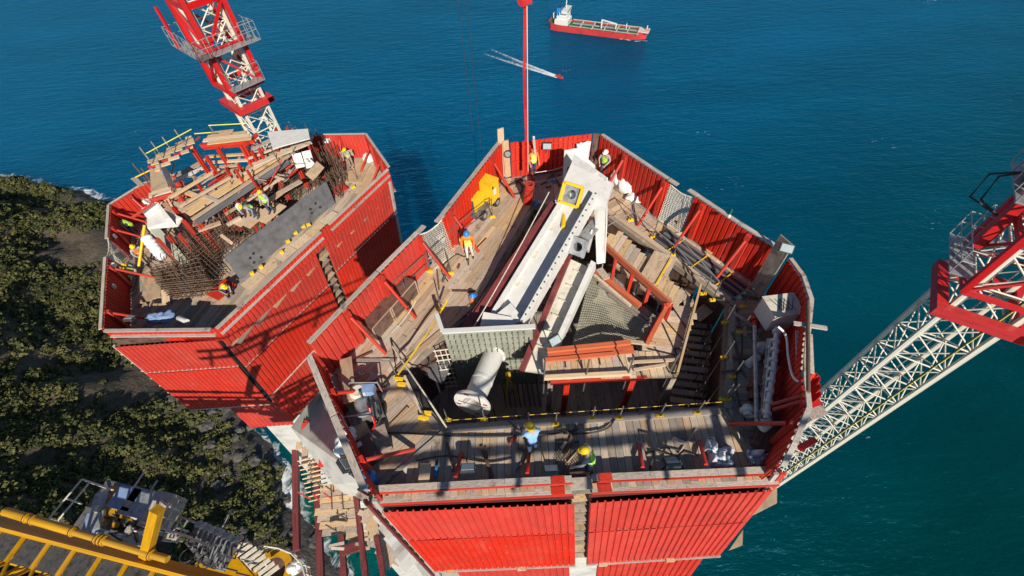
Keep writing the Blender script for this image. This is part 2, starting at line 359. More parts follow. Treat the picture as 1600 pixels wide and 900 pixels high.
def land_material():
    mt = bpy.data.materials.new('headland_soil'); mt.use_nodes = True; N = mt.node_tree.nodes; L = mt.node_tree.links; b = N['Principled BSDF']; b.inputs['Roughness'].default_value = 0.95
    g = N.new('ShaderNodeNewGeometry')
    def nz(s, d=6):
        n = N.new('ShaderNodeTexNoise'); n.inputs['Scale'].default_value = s; n.inputs['Detail'].default_value = d; n.inputs['Roughness'].default_value = .65; L.new(g.outputs['Position'], n.inputs['Vector']); return n.outputs['Fac']
    r1 = N.new('ShaderNodeValToRGB'); L.new(nz(0.05), r1.inputs[0]); e = r1.color_ramp.elements
    e[0].position = .35; e[0].color = (.045, .05, .024, 1); e[1].position = .62; e[1].color = (.14, .105, .075, 1)
    x = e.new(.5); x.color = (.115, .09, .062, 1)
    r2 = N.new('ShaderNodeValToRGB'); L.new(nz(.35, 8), r2.inputs[0]); r2.color_ramp.elements[0].position = .3; r2.color_ramp.elements[0].color = (.5, .5, .5, 1); r2.color_ramp.elements[1].position = .7; r2.color_ramp.elements[1].color = (1.25, 1.2, 1.15, 1)
    mu = N.new('ShaderNodeMix'); mu.data_type = 'RGBA'; mu.blend_type = 'MULTIPLY'; mu.inputs[0].default_value = 1; L.new(r1.outputs[0], mu.inputs[6]); L.new(r2.outputs[0], mu.inputs[7])
    # rock near the waterline
    sx = N.new('ShaderNodeSeparateXYZ'); L.new(g.outputs['Position'], sx.inputs[0]); mr = N.new('ShaderNodeMapRange'); L.new(sx.outputs['Z'], mr.inputs[0]); mr.inputs['From Min'].default_value = SEA+5; mr.inputs['From Max'].default_value = SEA+15; mr.inputs['To Min'].default_value = 1; mr.inputs['To Max'].default_value = 0
    r3 = N.new('ShaderNodeValToRGB'); L.new(nz(.22, 8), r3.inputs[0]); r3.color_ramp.elements[0].position = .35; r3.color_ramp.elements[0].color = (.035, .034, .034, 1); r3.color_ramp.elements[1].position = .65; r3.color_ramp.elements[1].color = (.11, .098, .085, 1)
    m2 = N.new('ShaderNodeMix'); m2.data_type = 'RGBA'; L.new(mr.outputs[0], m2.inputs[0]); L.new(mu.outputs[2], m2.inputs[6]); L.new(r3.outputs[0], m2.inputs[7]); L.new(m2.outputs[2], b.inputs['Base Color'])
    bp = N.new('ShaderNodeBump'); bp.inputs['Strength'].default_value = .9; bp.inputs['Distance'].default_value = 1.2; L.new(nz(.5, 6), bp.inputs['Height']); L.new(bp.outputs[0], b.inputs['Normal'])
    return mt
MAT['land'] = land_material()
X0, X1, Y0, Y1, ST = -700, -16, -140, 420, 4.5
nx = int((X1-X0)/ST)+1; ny = int((Y1-Y0)/ST)+1
HG = []; vs = []
for j in range(ny):
    for i in range(nx):
        x = X0+i*ST; y = Y0+j*ST; h, d = land_h(x, y); HG.append((h, d)); vs.append((x, y, SEA+h))
fs = [(j*nx+i, j*nx+i+1, (j+1)*nx+i+1, (j+1)*nx+i) for j in range(ny-1) for i in range(nx-1) if max(HG[j*nx+i][1], HG[j*nx+i+1][1], HG[(j+1)*nx+i][1]) > -25]
mb = MB(); mb.add(vs, fs); tag(mb.build('headland', 'land', smooth=True), None, None, kind='structure')
def hgt(x, y):
    i = (x-X0)/ST; j = (y-Y0)/ST; a = int(i); b = int(j)
    if a < 0 or b < 0 or a >= nx-1 or b >= ny-1: return None
    u = i-a; v = j-b; q = lambda p, r: HG[(b+r)*nx+a+p]
    return (q(0,0)[0]*(1-u)*(1-v)+q(1,0)[0]*u*(1-v)+q(0,1)[0]*(1-u)*v+q(1,1)[0]*u*v, q(0,0)[1])
# ---- scrub
def leaf_mat(name, c0, c1):
    mt = bpy.data.materials.new(name); mt.use_nodes = True; N = mt.node_tree.nodes; L = mt.node_tree.links; b = N['Principled BSDF']; b.inputs['Roughness'].default_value = .75
    b.inputs['Specular IOR Level'].default_value = .2
    g = N.new('ShaderNodeNewGeometry'); n = N.new('ShaderNodeTexNoise'); n.inputs['Scale'].default_value = .09; n.inputs['Detail'].default_value = 4; n.inputs['Roughness'].default_value = .7; L.new(g.outputs['Position'], n.inputs['Vector'])
    ad = N.new('ShaderNodeMath'); ad.operation = 'ADD'; ml = N.new('ShaderNodeMath'); ml.operation = 'MULTIPLY'; ml.inputs[1].default_value = .35; L.new(g.outputs['Random Per Island'], ml.inputs[0]); L.new(n.outputs['Fac'], ad.inputs[0]); L.new(ml.outputs[0], ad.inputs[1])
    r = N.new('ShaderNodeValToRGB'); L.new(ad.outputs[0], r.inputs[0]); r.color_ramp.elements[0].position = .45; r.color_ramp.elements[0].color = (*c0, 1); r.color_ramp.elements[1].position = .9; r.color_ramp.elements[1].color = (*c1, 1); L.new(r.outputs[0], b.inputs['Base Color']); MAT[name] = mt
leaf_mat('scrub_leaf', (.030, .046, .016), (.155, .145, .050))
def bush_faces(rng, n, leaf):
    lobes = [(V((rng.uniform(-.55, .55), rng.uniform(-.55, .55), rng.uniform(.1, .45))), rng.uniform(.35, .62)) for _ in range(7)]
    out = []
    for _ in range(n):
        c, r = rng.choice(lobes); d = V((rng.gauss(0, 1), rng.gauss(0, 1), rng.gauss(.45, .8))).normalized()
        p = c+d*r*rng.uniform(.72, 1.05); p.z = max(p.z, -.05)
        t = (d+V((rng.uniform(-.7, .7), rng.uniform(-.7, .7), rng.uniform(-.5, .7)))).normalized(); a = t.orthogonal().normalized(); a.rotate(Quaternion(t, rng.uniform(0, 6.3))); bb = t.cross(a)
        s = leaf*rng.uniform(.6, 1.3); out.append([p-a*s-bb*s*.6, p+a*s-bb*s*.5, p+a*s*.8+bb*s*.7, p-a*s*.7+bb*s*.6])
    return out
rng = random.Random(3)
BV = [bush_faces(rng, 210, .13) for _ in range(6)]
BS = [bush_faces(rng, 90, .19) for _ in range(5)]
bush_me = []
for f in BV:
    b = MB()
    for q in f: b.quad(*q)
    me = bpy.data.meshes.new('shrub'); me.from_pydata(b.v, [], b.f); me.materials.append(MAT['scrub_leaf']); me.update(); bush_me.append(me)
def project(p):
    v = V(p)-CAM; z = v.dot(FWD)
    return (800+FP*v.dot(RGT)/z, 450+FP*v.dot(DWN)/z, z) if z > 0 else (9e9, 9e9, -1)
cand = []
for _ in range(42000):
    x = rng.uniform(-640, -70); y = rng.uniform(-60, 360); q = hgt(x, y)
    if not q or q[1] < 7: continue
    h, d = q; den = .62+1.7*noise.noise(V((x*.02, y*.02, 11)))+.55*noise.noise(V((x*.07, y*.07, 4)))
    px, py, z = project((x, y, SEA+h))
    if not (-80 < px < 620 and 200 < py < 980): continue
    den += min((d-14)/80, .45)
    # the bare knoll by the far shore and the gully behind the tower carry few shrubs
    if 60 < px < 170 and 295 < py < 430: den -= .25
    if 120 < px < 360 and 520 < py < 660: den -= .25
    if px > 290 and py > 600: den -= .32
    if rng.random() < den: cand.append((x, y, h, rng.uniform(1.2, 2.9)*(1.0+1.3*rng.random()**4), px, py, z))
cand = cand[:6500]
cand.sort(key=lambda c: -(c[3]/c[6])*(1 if 0 < c[4] < 540 and 270 < c[5] < 900 else .01))
SHL = 'rounded olive-green scrub bush on the shaded headland slope'
for k, (x, y, h, s, *_r) in enumerate(cand[:280]):
    o = mesh_obj('shrub', bush_me[k % 6]); o.location = (x, y, SEA+h-.15*s); o.scale = (s, s, s*rng.uniform(.75, 1.0)); o.rotation_euler = (0, 0, rng.uniform(0, 6.3)); tag(o, SHL, 'shrub', 'larger bushes scattered over the headland')
mb = MB()
for (x, y, h, s, *_r) in cand[280:]:
    f = BS[rng.randrange(5)]; a = rng.uniform(0, 6.3); ca, sa = math.cos(a)*s, math.sin(a)*s; z0 = SEA+h-.1*s; k = len(mb.v); s2 = s*.85
    for q in f: mb.v += [(x+p.x*ca-p.y*sa, y+p.x*sa+p.y*ca, z0+p.z*s2) for p in q]
    n_ = len(f); mb.f += [(k+4*i, k+4*i+1, k+4*i+2, k+4*i+3) for i in range(n_)]; mb.mi += [0]*n_
tag(mb.build('scrub_cover', 'scrub_leaf'), 'low olive scrub covering the headland between the larger bushes', 'scrub', kind='stuff')
# ---- boulders and surf along the cove
RL = 'weathered grey boulder on the rocky shore of the cove'
k = 0; rr = random.Random(12)
while k < 48:
    t = rr.random(); i = 11+int(t*7.99); (x0, y0), (x1, y1) = SHORE[i], SHORE[i+1]; u = rr.random(); x = x0+(x1-x0)*u; y = y0+(y1-y0)*u
    L_ = math.hypot(x1-x0, y1-y0); off = rr.uniform(-26, 5); x += -(y1-y0)/L_*off; y += (x1-x0)/L_*off
    q = hgt(x, y)
    if not q or q[1] < -7 or q[1] > 30: continue
    s = rr.uniform(1.0, 3.4)*(1.35 if rr.random() < .2 else 1); mb = MB(); mb.lump((x, y, SEA+q[0]+.2*s), s, s*rr.uniform(.7, 1.1), s*.62, seed=k, amp=.5, n=12, m_=7)
    tag(mb.build('boulder', 'rock'), RL, 'boulder', 'boulders along the cove shore'); k += 1
def foam_mat():
    mt = bpy.data.materials.new('foam'); mt.use_nodes = True; N = mt.node_tree.nodes; L = mt.node_tree.links; b = N['Principled BSDF']; b.inputs['Base Color'].default_value = (.82, .86, .88, 1); b.inputs['Roughness'].default_value = .8
    g = N.new('ShaderNodeNewGeometry'); n = N.new('ShaderNodeTexNoise'); n.inputs['Scale'].default_value = .11; n.inputs['Detail'].default_value = 9; n.inputs['Roughness'].default_value = .7; n.inputs['Distortion'].default_value = 1.2; L.new(g.outputs['Position'], n.inputs['Vector'])
    at_ = N.new('ShaderNodeAttribute'); at_.attribute_name = 'edge'
    ad = N.new('ShaderNodeMath'); ad.operation = 'ADD'; L.new(n.outputs['Fac'], ad.inputs[0]); L.new(at_.outputs['Fac'], ad.inputs[1])
    r = N.new('ShaderNodeMapRange'); L.new(ad.outputs[0], r.inputs[0]); r.inputs['From Min'].default_value = .88; r.inputs['From Max'].default_value = 1.08; r.inputs['To Max'].default_value = .9; L.new(r.outputs[0], b.inputs['Alpha']); MAT['foam'] = mt
foam_mat()
def foam_sheet(name, rows, label):
    """rows: list of lists of (point, edge strength)"""
    me = bpy.data.meshes.new(name); n = len(rows[0]); vs = [tuple(p) for r in rows for p, _ in r]
    fs = [(i*n+j, i*n+j+1, (i+1)*n+j+1, (i+1)*n+j) for i in range(len(rows)-1) for j in range(n-1)]
    me.from_pydata(vs, [], fs); a = me.attributes.new('edge', 'FLOAT', 'POINT'); a.data.foreach_set('value', [e for r in rows for _, e in r]); me.materials.append(MAT['foam']); me.update()
    o = mesh_obj(name, me); tag(o, label, 'foam', kind='stuff'); return o
rows = []
for i in range(1, len(SHORE)-2):
    (x0, y0), (x1, y1) = SHORE[i], SHORE[i+1]; L_ = math.hypot(x1-x0, y1-y0); k = max(2, int(L_/6))
    for s in range(k):
        u = s/k; x = x0+(x1-x0)*u; y = y0+(y1-y0)*u
        a, b = V(SHORE[max(i-1, 0)]), V(SHORE[min(i+2, len(SHORE)-1)]); tn = (b-a).normalized(); n_ = V((-tn.y, tn.x))
        st = .35+.5*noise.noise(V((x*.03, y*.03, 21)))
        rows.append([(V((x+n_.x*o_, y+n_.y*o_, SEA+.25)), e+st*.3) for o_, e in ((-10, .0), (-5, .22), (-1, .36), (4, .3), (8, .1), (13, -.3))])
foam_sheet('surf', rows, 'white surf breaking along the headland shore')
# ================================================================== NEAR TOWER LEG
LEAN_R = dirv(902, 1141); LEAN_R = LEAN_R/-LEAN_R.z
LEAN_L = dirv(748, 1007); LEAN_L = LEAN_L/-LEAN_L.z
near = thing('bridge_tower', 'larger red-clad bridge tower leg carrying the white anchor box', 'tower', (2, 11, -8))
def parapet(T, tops, z0, inn, rail=0.16, props=(), posts=(), railz=0.0, prop_len=1.25, pm='red_steel', rows=2):
    """corrugated parapet sheet from a to b (points on its top edge), foot at z0; inn = inward unit vector"""
    a, b = tops; ad = V((a.x, a.y, z0)); bd = V((b.x, b.y, z0))
    o = corr('parapet_sheet', b, a, ad, bd, T, rows=rows)
    if z0 > -.1 or z0 < -4: bar('toe_board', ad+inn*.16-UP*.085, bd+inn*.16-UP*.085, .5, .06, 'wood_grey', T)
    out = -inn
    if rail: bar('top_rail', a+out*rail*.45+UP*(.03+railz), b+out*rail*.45+UP*(.03+railz), rail, .06, 'rail_wood', T)
    for t in props:
        p = lin(a, b, t); f = V((p.x, p.y, z0))
        bar('post', f+inn*.13+UP*.05, p+inn*.13-UP*.05, .2, .13, pm, T, up=inn)
        rod('prop', p+inn*.22-UP*.28, f+inn*prop_len+UP*.06, .065, pm, T)
    return o
Fc, Ac, Bc, Cc = at(485, 538, 2), at(783, 222, 2), at(930, 208, 2), at(1228, 398, 2)
inFA = V((Ac-Fc).cross(UP)).normalized(); inAB = V((0.07, -1, 0)).normalized(); inBC = V((Cc-Bc).cross(UP)).normalized()
# left wall, two sheets either side of the netted gap
g0, g1 = at(655, 364, 2), at(690, 341, 2)
mid = at(592, 427, 2)
parapet(near, (Fc, mid), 0, inFA, props=(.45, .98)); parapet(near, (mid+(g0-Fc).normalized()*.05, g0), 0, inFA, props=(.93,))
parapet(near, (g1, Ac), 0, inFA, props=(.1, .78))
# back wall
q = at(797, 222, 2); parapet(near, (q, Bc-V((.15, 0, 0))), 0, inAB, rail=0, rows=3)
for zz in (1.75, .95): bar('waler', V((q.x+.1, q.y-.09, zz)), V((Bc.x-.3, Bc.y-.09, zz)), .06, .05, 'red_steel', near)
bar('corner_board', V((Ac.x-.05, Ac.y-.1, .05)), V((Ac.x+.0, Ac.y-.05, 2.75)), .32, .05, 'wood_new', near, up=V((.5, -1, 0)))
bar('corner_board', V((Ac.x+.25, Ac.y-.1, .05)), V((Ac.x+.2, Ac.y-.05, 2.1)), .3, .05, 'wood', near, up=V((.3, -1, 0)))
bar('corner_board', V((Bc.x+.12, Bc.y-.15, .05)), V((Bc.x+.12, Bc.y-.1, 2.02)), .42, .05, 'ply_brown', near, up=V((-.3, -1, 0)))
# right-back wall, gap with net
g2, g3 = at(1048, 285, 2), at(1086, 306, 2); B2 = at(939, 212, 2)
parapet(near, (B2, g2), 0, inBC, props=(.4, .95)); parapet(near, (g3, at(1152, 350, 2)), 0, inBC, props=(.25,)); parapet(near, (at(1153, 350.5, 2), at(1222, 394, 2)), 0, inBC, props=(.32,))
# tall corner board and curved right wall
cb = at(1218, 442, 0); bar('corner_board', V((9.6, 10.75, 0.02)), V((9.75, 10.95, 2.75)), .62, .05, 'wood_grey', near, up=V((-1, -.3, 0)))
RW = [at(1232, 405, 2), at(1252, 432, 2), at(1264, 468, 2), at(1258, 525, 2), at(1254, 580, 2), at(1260, 636, 2), at(1238, 690, 2), at(1219, 728, 1.3)]
for i in range(len(RW)-1):
    a, b = RW[i], RW[i+1]; n_ = V((b-a).cross(UP)).normalized()
    parapet(near, (a, b), 0, n_, rail=.14, props=((.5,) if i in (5,) else ()), prop_len=1.3)
# left-front chamfer
E1, F1 = at(574, 762, 1.5), at(488, 556, 1.5); inEF = V((F1-E1).cross(UP)).normalized()
e_ = lin(E1, F1, .5)
parapet(near, (E1, e_), 0, inEF, rail=.2, props=(.35,), prop_len=1.5); parapet(near, (e_+(F1-E1)*.01, F1), 0, inEF, rail=.2, props=(.35,), prop_len=1.5)
# front wall : low parapet, two walers and the big shield panels below
OUTF = V((0, -1, 0))
for (xa, ya, xb, yb) in ((580, 758, 893, 742), (924, 740, 1217, 727)):
    a, b = at(xa, ya, .36), at(xb, yb, .36)
    parapet(near, (a, b), -.32, -OUTF, rail=0, rows=1)
    for k_ in range(2):
        kk = (b-a).length/4.2; 
        for j_ in range(3): bar('waler', lin(a, b, j_/3)+OUTF*(.115+.215*k_)-UP*(.40*k_), lin(a, b, (j_+.995)/3)+OUTF*(.115+.215*k_)-UP*(.40*k_+random.uniform(-.01, .01)), .19, .06, 'rail_wood', near)
        bar('edge_angle', a+OUTF*(.235+.215*k_)-UP*(.04+.40*k_), b+OUTF*(.235+.215*k_)-UP*(.04+.40*k_), .045, .09, 'red_steel', near)
    for t in ((.93,) if xa < 600 else (.07,)):
        for k in range(2): bar('clamp', lin(a, b, t)+OUTF*(.13+.2*k)+UP*(.04-.40*k)-V((.2, 0, 0)), lin(a, b, t)+OUTF*(.13+.2*k)+UP*(.04-.40*k)+V((.2, 0, 0)), .23, .06, 'red_steel', near)
    for t in ((.42, .78) if xa < 600 else (.28, .62)):
        p = lin(a, b, t); rod('prop', p-UP*.02+V((0, .12, 0)), V((p.x+.12, p.y+.95, .06)), .06, 'red_steel', near)
far_ref = [None]
def shield(T, xa, ya, xb, yb, z, lean, length, offs0, mt='red', splits=(1.0,), trim=True, pitch=.24, depth=.055):
    a, b = at(xa, ya, z), at(xb, yb, z); t0 = 0
    for ks, s in enumerate(splits):
        offs = offs0*(1.0+(1.2 if T is far_ref[0] else 0.25)*(ks % 2))
        p, q2 = a+lean*length*t0, b+lean*length*t0; r_, s2 = a+lean*length*s, b+lean*length*s
        corr('shield_panel', q2+offs, p+offs, r_+offs, s2+offs, T, mt, pitch=pitch, depth=depth, rows=3)
        t0 = s+.006
        if trim: bar('seam_batten', r_+offs*1.6, s2+offs*1.6, .05, .10, 'rail_wood', T)
for c4 in ((597, 795, 897, 782), (921, 780, 1205, 762)):
    shield(near, *c4, -.3, LEAN_R, 7.0, OUTF*.05, splits=(.4, 1.0), trim=False)
    a, b = at(c4[0], c4[1], -.3), at(c4[2], c4[3], -.3)
    mb = MB(); mb.prism([a+V((-.1, .3, .25)), b+V((.1, .3, .25)), b+V((.1, .3, 0))+LEAN_R*7.6, a+V((-.1, .3, 0))+LEAN_R*7.6], V((0, .06, 0))); mb.build('backing_board', 'ply_brown', near)
    bar('panel_cap', a+UP*.0+V((0, .12, 0)), b+V((0, .12, 0)), .14, .05, 'maroon', near)
    bar('seam_batten', a+LEAN_R*7.05+OUTF*.1, b+LEAN_R*7.05+OUTF*.1, .12, .14, 'rail_wood', near)
    for t in (.12, .62): bar('wedge_block', lin(a, b, t)+LEAN_R*6.97+OUTF*.16-V((.17, 0, 0)), lin(a, b, t)+LEAN_R*6.97+OUTF*.16+V((.17, 0, 0)), .14, .16, 'wood_new', near)
    a2 = lin(a, b, .1)+LEAN_R*7.25+V((0, .25, 0)); b2 = lin(a, b, .96)+LEAN_R*7.25+V((0, .25, 0))
    corr('shield_panel', b2, a2, a2+LEAN_R*4.5, b2+LEAN_R*4.5, near, pitch=.3, rows=2)
# timber access boards in the slot between the two shield panels
for k in range(17):
    c = at(909, 768, .25)+LEAN_R*(k*.46)+V((0, .22+.05*(k % 2), 0))
    bar('slot_board', c-V((.33, 0, random.uniform(-.04, .04))), c+V((.33, 0, random.uniform(-.04, .04))), .34, .05, random.choice(('wood', 'wood_new', 'wood_grey')), near)
    if k % 2: bar('slot_board', c-V((.3, -.12, .2)), c+V((.3, .12, -.1)), .1, .06, 'wood', near)
c = at(909, 768, .2)+V((0, .55, 0)); bar('slot_back', c, c+LEAN_R*8, .8, .05, 'ply_brown', near, up=V((0, -1, 0)))
# lower shaft of the leg
prof = [V((-4.0, 4.9, 0)), V((7.1, 4.9, 0)), V((9.2, 7.5, 0)), V((9.4, 10.6, 0)), V((4.2, 18.4, 0)), V((0.0, 18.2, 0)), V((-5.9, 8.3, 0))]
mb = MB(); n = len(prof)
for z, s in ((-4.2, 1.0), (-40, 1.07), (-205, 1.5)):
    c = V((1.9, 10.6, 0))+LEAN_R*(-z)
    for p in prof: q_ = (p-V((1.9, 10.6, 0)))*s; mb.v.append((c.x+q_.x, c.y+q_.y, z))
for k in range(2):
    for i in range(n): mb.f.append((k*n+i, k*n+(i+1) % n, (k+1)*n+(i+1) % n, (k+1)*n+i)); mb.mi.append(0)
mb.f.append(tuple(range(n))); mb.mi.append(0); mb.build('concrete_shaft', 'concrete', near)
# corner platforms and side battens below the right front corner
for poly, z in ((((1175, 806), (1214, 758), (1214, 786)), -3.0), (((1139, 860), (1161, 828), (1160, 852)), -6.4)):
    mb = MB(); mb.prism([at(x, y, z) for x, y in poly], (0, 0, -.08)); mb.build('corner_platform', 'ply', near)
p0 = at(1219, 738, .5)
for dx, w_, mt_ in ((.07, .16, 'red_steel'), (-.12, .14, 'rail_wood')): bar('corner_batten', p0+V((dx, -.03, 0)), p0+V((dx-.05, -.05, 0))+LEAN_R*8.2, w_, .07, mt_, near, up=V((0, -1, 0)))
for k in range(13): c = p0+LEAN_R*(.9+k*.52)+V((-.13, -.1, 0)); bar('cleat', c-V((.08, 0, .05)), c+V((.1, 0, .05)), .1, .08, 'wood_new', near)
p0 = at(585, 780, .3)
for dx, w_, mt_ in ((0, .15, 'rail_wood'), (-.28, .1, 'maroon')): bar('corner_batten', p0+V((dx, -.02, 0)), p0+V((dx, -.05, 0))+LEAN_R*9, w_, .1, mt_, near, up=V((0, -1, 0)))
for k in range(9): c = p0+LEAN_R*(.7+k*.8)+V((-.35, .1, 0)); bar('bracket_board', c-V((.45, -.4, 0)), c+V((.3, 0, .02)), .3, .06, random.choice(('wood', 'rail_wood', 'wood_grey')), near); rod('bracket_tie', c-V((.5, -.5, .1)), c+V((.1, .1, .7)), .04, 'maroon', near)
# ------------------------------------------------------------------ timber deck of the near leg
deck = thing('working_deck', 'weathered timber plank deck ringing the open core of the near tower leg', 'deck', (2, 11, 0))
V1, V2, V3, V4, V5, V6, V7 = [at(*p) for p in ((690, 667), (1130, 637), (1140, 470), (945, 330), (832, 318), (742, 480), (622, 583))]
F0, A0, B0, C0 = V((-6.5, 8.2)), V((0.05, 18.8)), V((4.3, 19.1)), V((9.85, 10.95)); E0 = V((-4.3, 3.75)); D0_ = V((7.4, 3.75)); C2 = V((9.7, 8.3)); C3 = V((8.15, 5.2))
v = [p.to_2d() for p in (V1, V2, V3, V4, V5, V6, V7)]
dirFA = (A0-F0).normalized(); dirBC = (C0-B0).normalized()
planks([E0, v[0], v[1], D0_], (0.03, 1), .235, 0, deck, 'wood', mix=('wood_grey', .35), seg=None)
planks([F0, v[6], v[0], E0], (.72, .70), .26, 0, deck, 'wood', mix=('wood_grey', .3), seg=3.0)
planks([F0, A0, v[4], v[5], v[6]], dirFA, .22, 0, deck, 'wood', mix=('wood_new', .3), seg=2.4)
planks([A0, B0, v[3], v[4]], (0.05, 1), .23, 0, deck, 'wood', mix=('wood_grey', .3))
planks([B0, C0, v[2], v[3]], (dirBC.y*-1, dirBC.x), .25, 0, deck, 'wood', mix=('wood_new', .35))
planks([D0_, v[1], v[2], C0, C2, C3], (1, -.08), .25, 0, deck, 'wood_grey', mix=('wood', .3))
ring = [V1, V2, V3, V4, V5, V6, V7]
for i in range(7):
    a, b = ring[i], ring[(i+1) % 7]
    bar('edge_beam', a-UP*.19, b-UP*.19, .18, .26, 'wood_grey', deck)
    nn = (b-a).cross(UP).normalized()
    bar('kerb_board', a+UP*.03-nn*-.12, b+UP*.03-nn*-.12, .22, .06, 'wood_grey' if i in (0, 1, 6) else 'wood', deck)
# dark joint battens seen across the deck
for (xa, ya, xb, yb) in ((700, 668, 592, 762), (1128, 640, 1196, 722), (1140, 640, 1165, 690), (620, 563, 545, 563), (540, 520, 690, 385)):
    bar('joint_batten', at(xa, ya, .035), at(xb, yb, .035), .13, .05, 'wood_grey', deck)
# core: lower platform and lining boards
core = thing('core_platform', 'dark lower platform inside the open core of the near leg', 'platform', (2, 11, -3.6))
cp = [p.to_2d() for p in ring]; ce = sum(cp, V((0, 0)))/7; cp = [ce+(p-ce)*1.06 for p in cp]
planks(cp, (0.05, 1), .30, -3.6, core, 'wood_grey', seg=4)
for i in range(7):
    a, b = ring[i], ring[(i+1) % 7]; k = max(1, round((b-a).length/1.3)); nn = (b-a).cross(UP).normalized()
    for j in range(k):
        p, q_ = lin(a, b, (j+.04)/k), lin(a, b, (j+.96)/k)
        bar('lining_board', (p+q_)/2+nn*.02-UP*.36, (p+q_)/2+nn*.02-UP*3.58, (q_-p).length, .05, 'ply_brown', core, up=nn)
for (pts, z, mt_) in ((((692, 500), (738, 455), (744, 470), (700, 520)), -.7, 'steel'), (((655, 580), (735, 478), (748, 492), (690, 600)), -1.3, 'black_plate')):
    mb = MB(); mb.prism([at(x, y, z) for x, y in pts], (0, 0, -.07)); mb.build('step_plate', mt_, core)
# ------------------------------------------------------------------ white steel anchor box
box = thing('anchor_box', 'long white steel anchor box with studded grey-green end plate and flanged tube', 'steel box', (0.5, 11, -3))
O1, O2 = at(800, 490, .7), at(905, 300, 2.3); U = (O2-O1).normalized(); VV = V((U.y, -U.x, 0)).normalized(); WW = VV.cross(U).normalized()
def onbox(pts, off=0.0): return [atP(x, y, O1+WW*off, WW) for x, y in pts]
def bprism(name, pts, off, h, mt_='white'):
    mb = MB(); mb.prism(onbox(pts, off), WW*h); return mb.build(name, mt_, box)
bprism('trough_floor', [(764, 505), (818, 512), (929, 312), (882, 312)], 0, -.1)
bprism('web', [(817, 510), (822, 514), (933, 318), (928, 314)], 0, .66)
bprism('web', [(762, 500), (770, 502), (884, 315), (877, 312)], -.05, .16, 'white')
bprism('side_rail', [(716, 520), (748, 524), (877, 318), (862, 316)], -.25, .12, 'maroon')
bprism('trough_floor', [(818, 580), (850, 585), (925, 420), (892, 405)], -.35, -.1, 'cream')
bprism('web', [(848, 585), (856, 585), (931, 420), (924, 416)], -.4, .5)
bprism('web', [(812, 580), (820, 582), (893, 405), (886, 402)], -.4, .25, 'maroon')
for t in (.25, .5, .75): bprism('weld_plate', [(776+105*t-3, 490-175*t), (776+105*t+8, 492-175*t), (776+105*t+14, 481-175*t), (776+105*t+4, 479-175*t)], .0, .02, 'cream')
# head of the box: housing, tall side plate, drilled bearing plates
hd = O1+U*((O2-O1).length+.6)
mb = MB()
c0 = [atP(x, y, O1+WW*.05, WW) for x, y in ((868, 318), (946, 330), (958, 292), (893, 262))]
mb.prism(c0, WW*.25); mb.build('head_floor', 'white', box)
mb = MB(); mb.prism([at(926, 300, 2.3), at(948, 277, 2.9), at(947, 350, 1.8), at(944, 410, .8), at(932, 412, .8), at(930, 350, 1.6)], VV*.05); mb.build('side_plate', 'white', box)
a = at(880, 262, 1.6); mb = MB(); mb.prism([a-UP*1.2, a+UP*.9, a+UP*.9+V((.55, .1, 0)), a+V((1.4, -.3, .2)), a+V((1.4, -.3, -1))], V((.02, .06, 0))); mb.build('end_plate', 'white', box)
a0, a1, a2, a3 = at(897, 240, 2.9), at(936, 268, 2.9), at(926, 300, 2.2), at(884, 285, 2.2)
mb = MB(); mb.prism([a0, a1, a2, a3], (0, .05, -.08)); mb.build('hood', 'white', box)
mb = MB(); mb.prism([a1, at(947, 276, 2.9), at(947, 320, 2.0), a2], (0.02, .05, -.05)); mb.build('hood', 'white', box)
def bearing(px, py, z, s, frame=None):
    c = at(px, py, z); nn = (-U*.75+WW*.9).normalized(); sx = VV; sy = nn.cross(sx).normalized()
    mb = MB(); n_ = 24; ro = []; ri = []; rb = []
    for k in range(n_):
        t = 2*math.pi*k/n_; d = V((math.cos(t), math.sin(t))); f = s/max(abs(d.x), abs(d.y))
        ro.append(c+sx*d.x*f+sy*d.y*f); ri.append(c+(sx*d.x+sy*d.y)*s*.5); rb.append(c+(sx*d.x+sy*d.y)*s*.5-nn*.5)
    vs_ = ro+ri+rb+[p-nn*.09 for p in ro]
    fs_ = [(k, (k+1) % n_, n_+(k+1) % n_, n_+k) for k in range(n_)]+[(n_+k, n_+(k+1) % n_, 2*n_+(k+1) % n_, 2*n_+k) for k in range(n_)]+[(k, 3*n_+k, 3*n_+(k+1) % n_, (k+1) % n_) for k in range(n_)]
    mb.add(vs_, fs_); pl = mb.build('bearing_plate', 'galv', box)
    mb = MB(); mb.obox(c-nn*.55, sx*s*.55, sy*s*.55, nn*.03); mb.build('socket', 'dark', box)
    if frame:
        for q1, q2 in (((-1, -1), (1, -1)), ((1, -1), (1, 1)), ((1, 1), (-1, 1)), ((-1, 1), (-1, -1))):
            bar('lifting_frame', c+sx*q1[0]*s*1.08+sy*q1[1]*s*1.08+nn*.06, c+sx*q2[0]*s*1.08+sy*q2[1]*s*1.08+nn*.06, .11, .12, frame, box, up=nn)
bearing(893, 304, 2.75, .36, 'yellow'); bearing(903, 386, 2.0, .34)
bar('rib', at(912, 372, 1.5), at(936, 345, 1.5), .5, .06, 'galv', box, up=WW); bar('rib', at(918, 392, 1.0), at(926, 362, 1.4), .5, .06, 'white', box, up=VV)
bar('clamp_beam', at(902, 323, 2.3), at(938, 288, 2.6), .12, .12, 'ply_brown', box); bar('clamp_beam', at(880, 320, 1.9), at(889, 262, 2.5), .12, .12, 'ply_brown', box)
rod('hydraulic_ram', at(880, 355, 1.9), at(881, 332, 1.9), .09, 'yellow', box); rod('ram_rod', at(881, 332, 1.9), at(882, 318, 2.0), .04, 'galv', box)
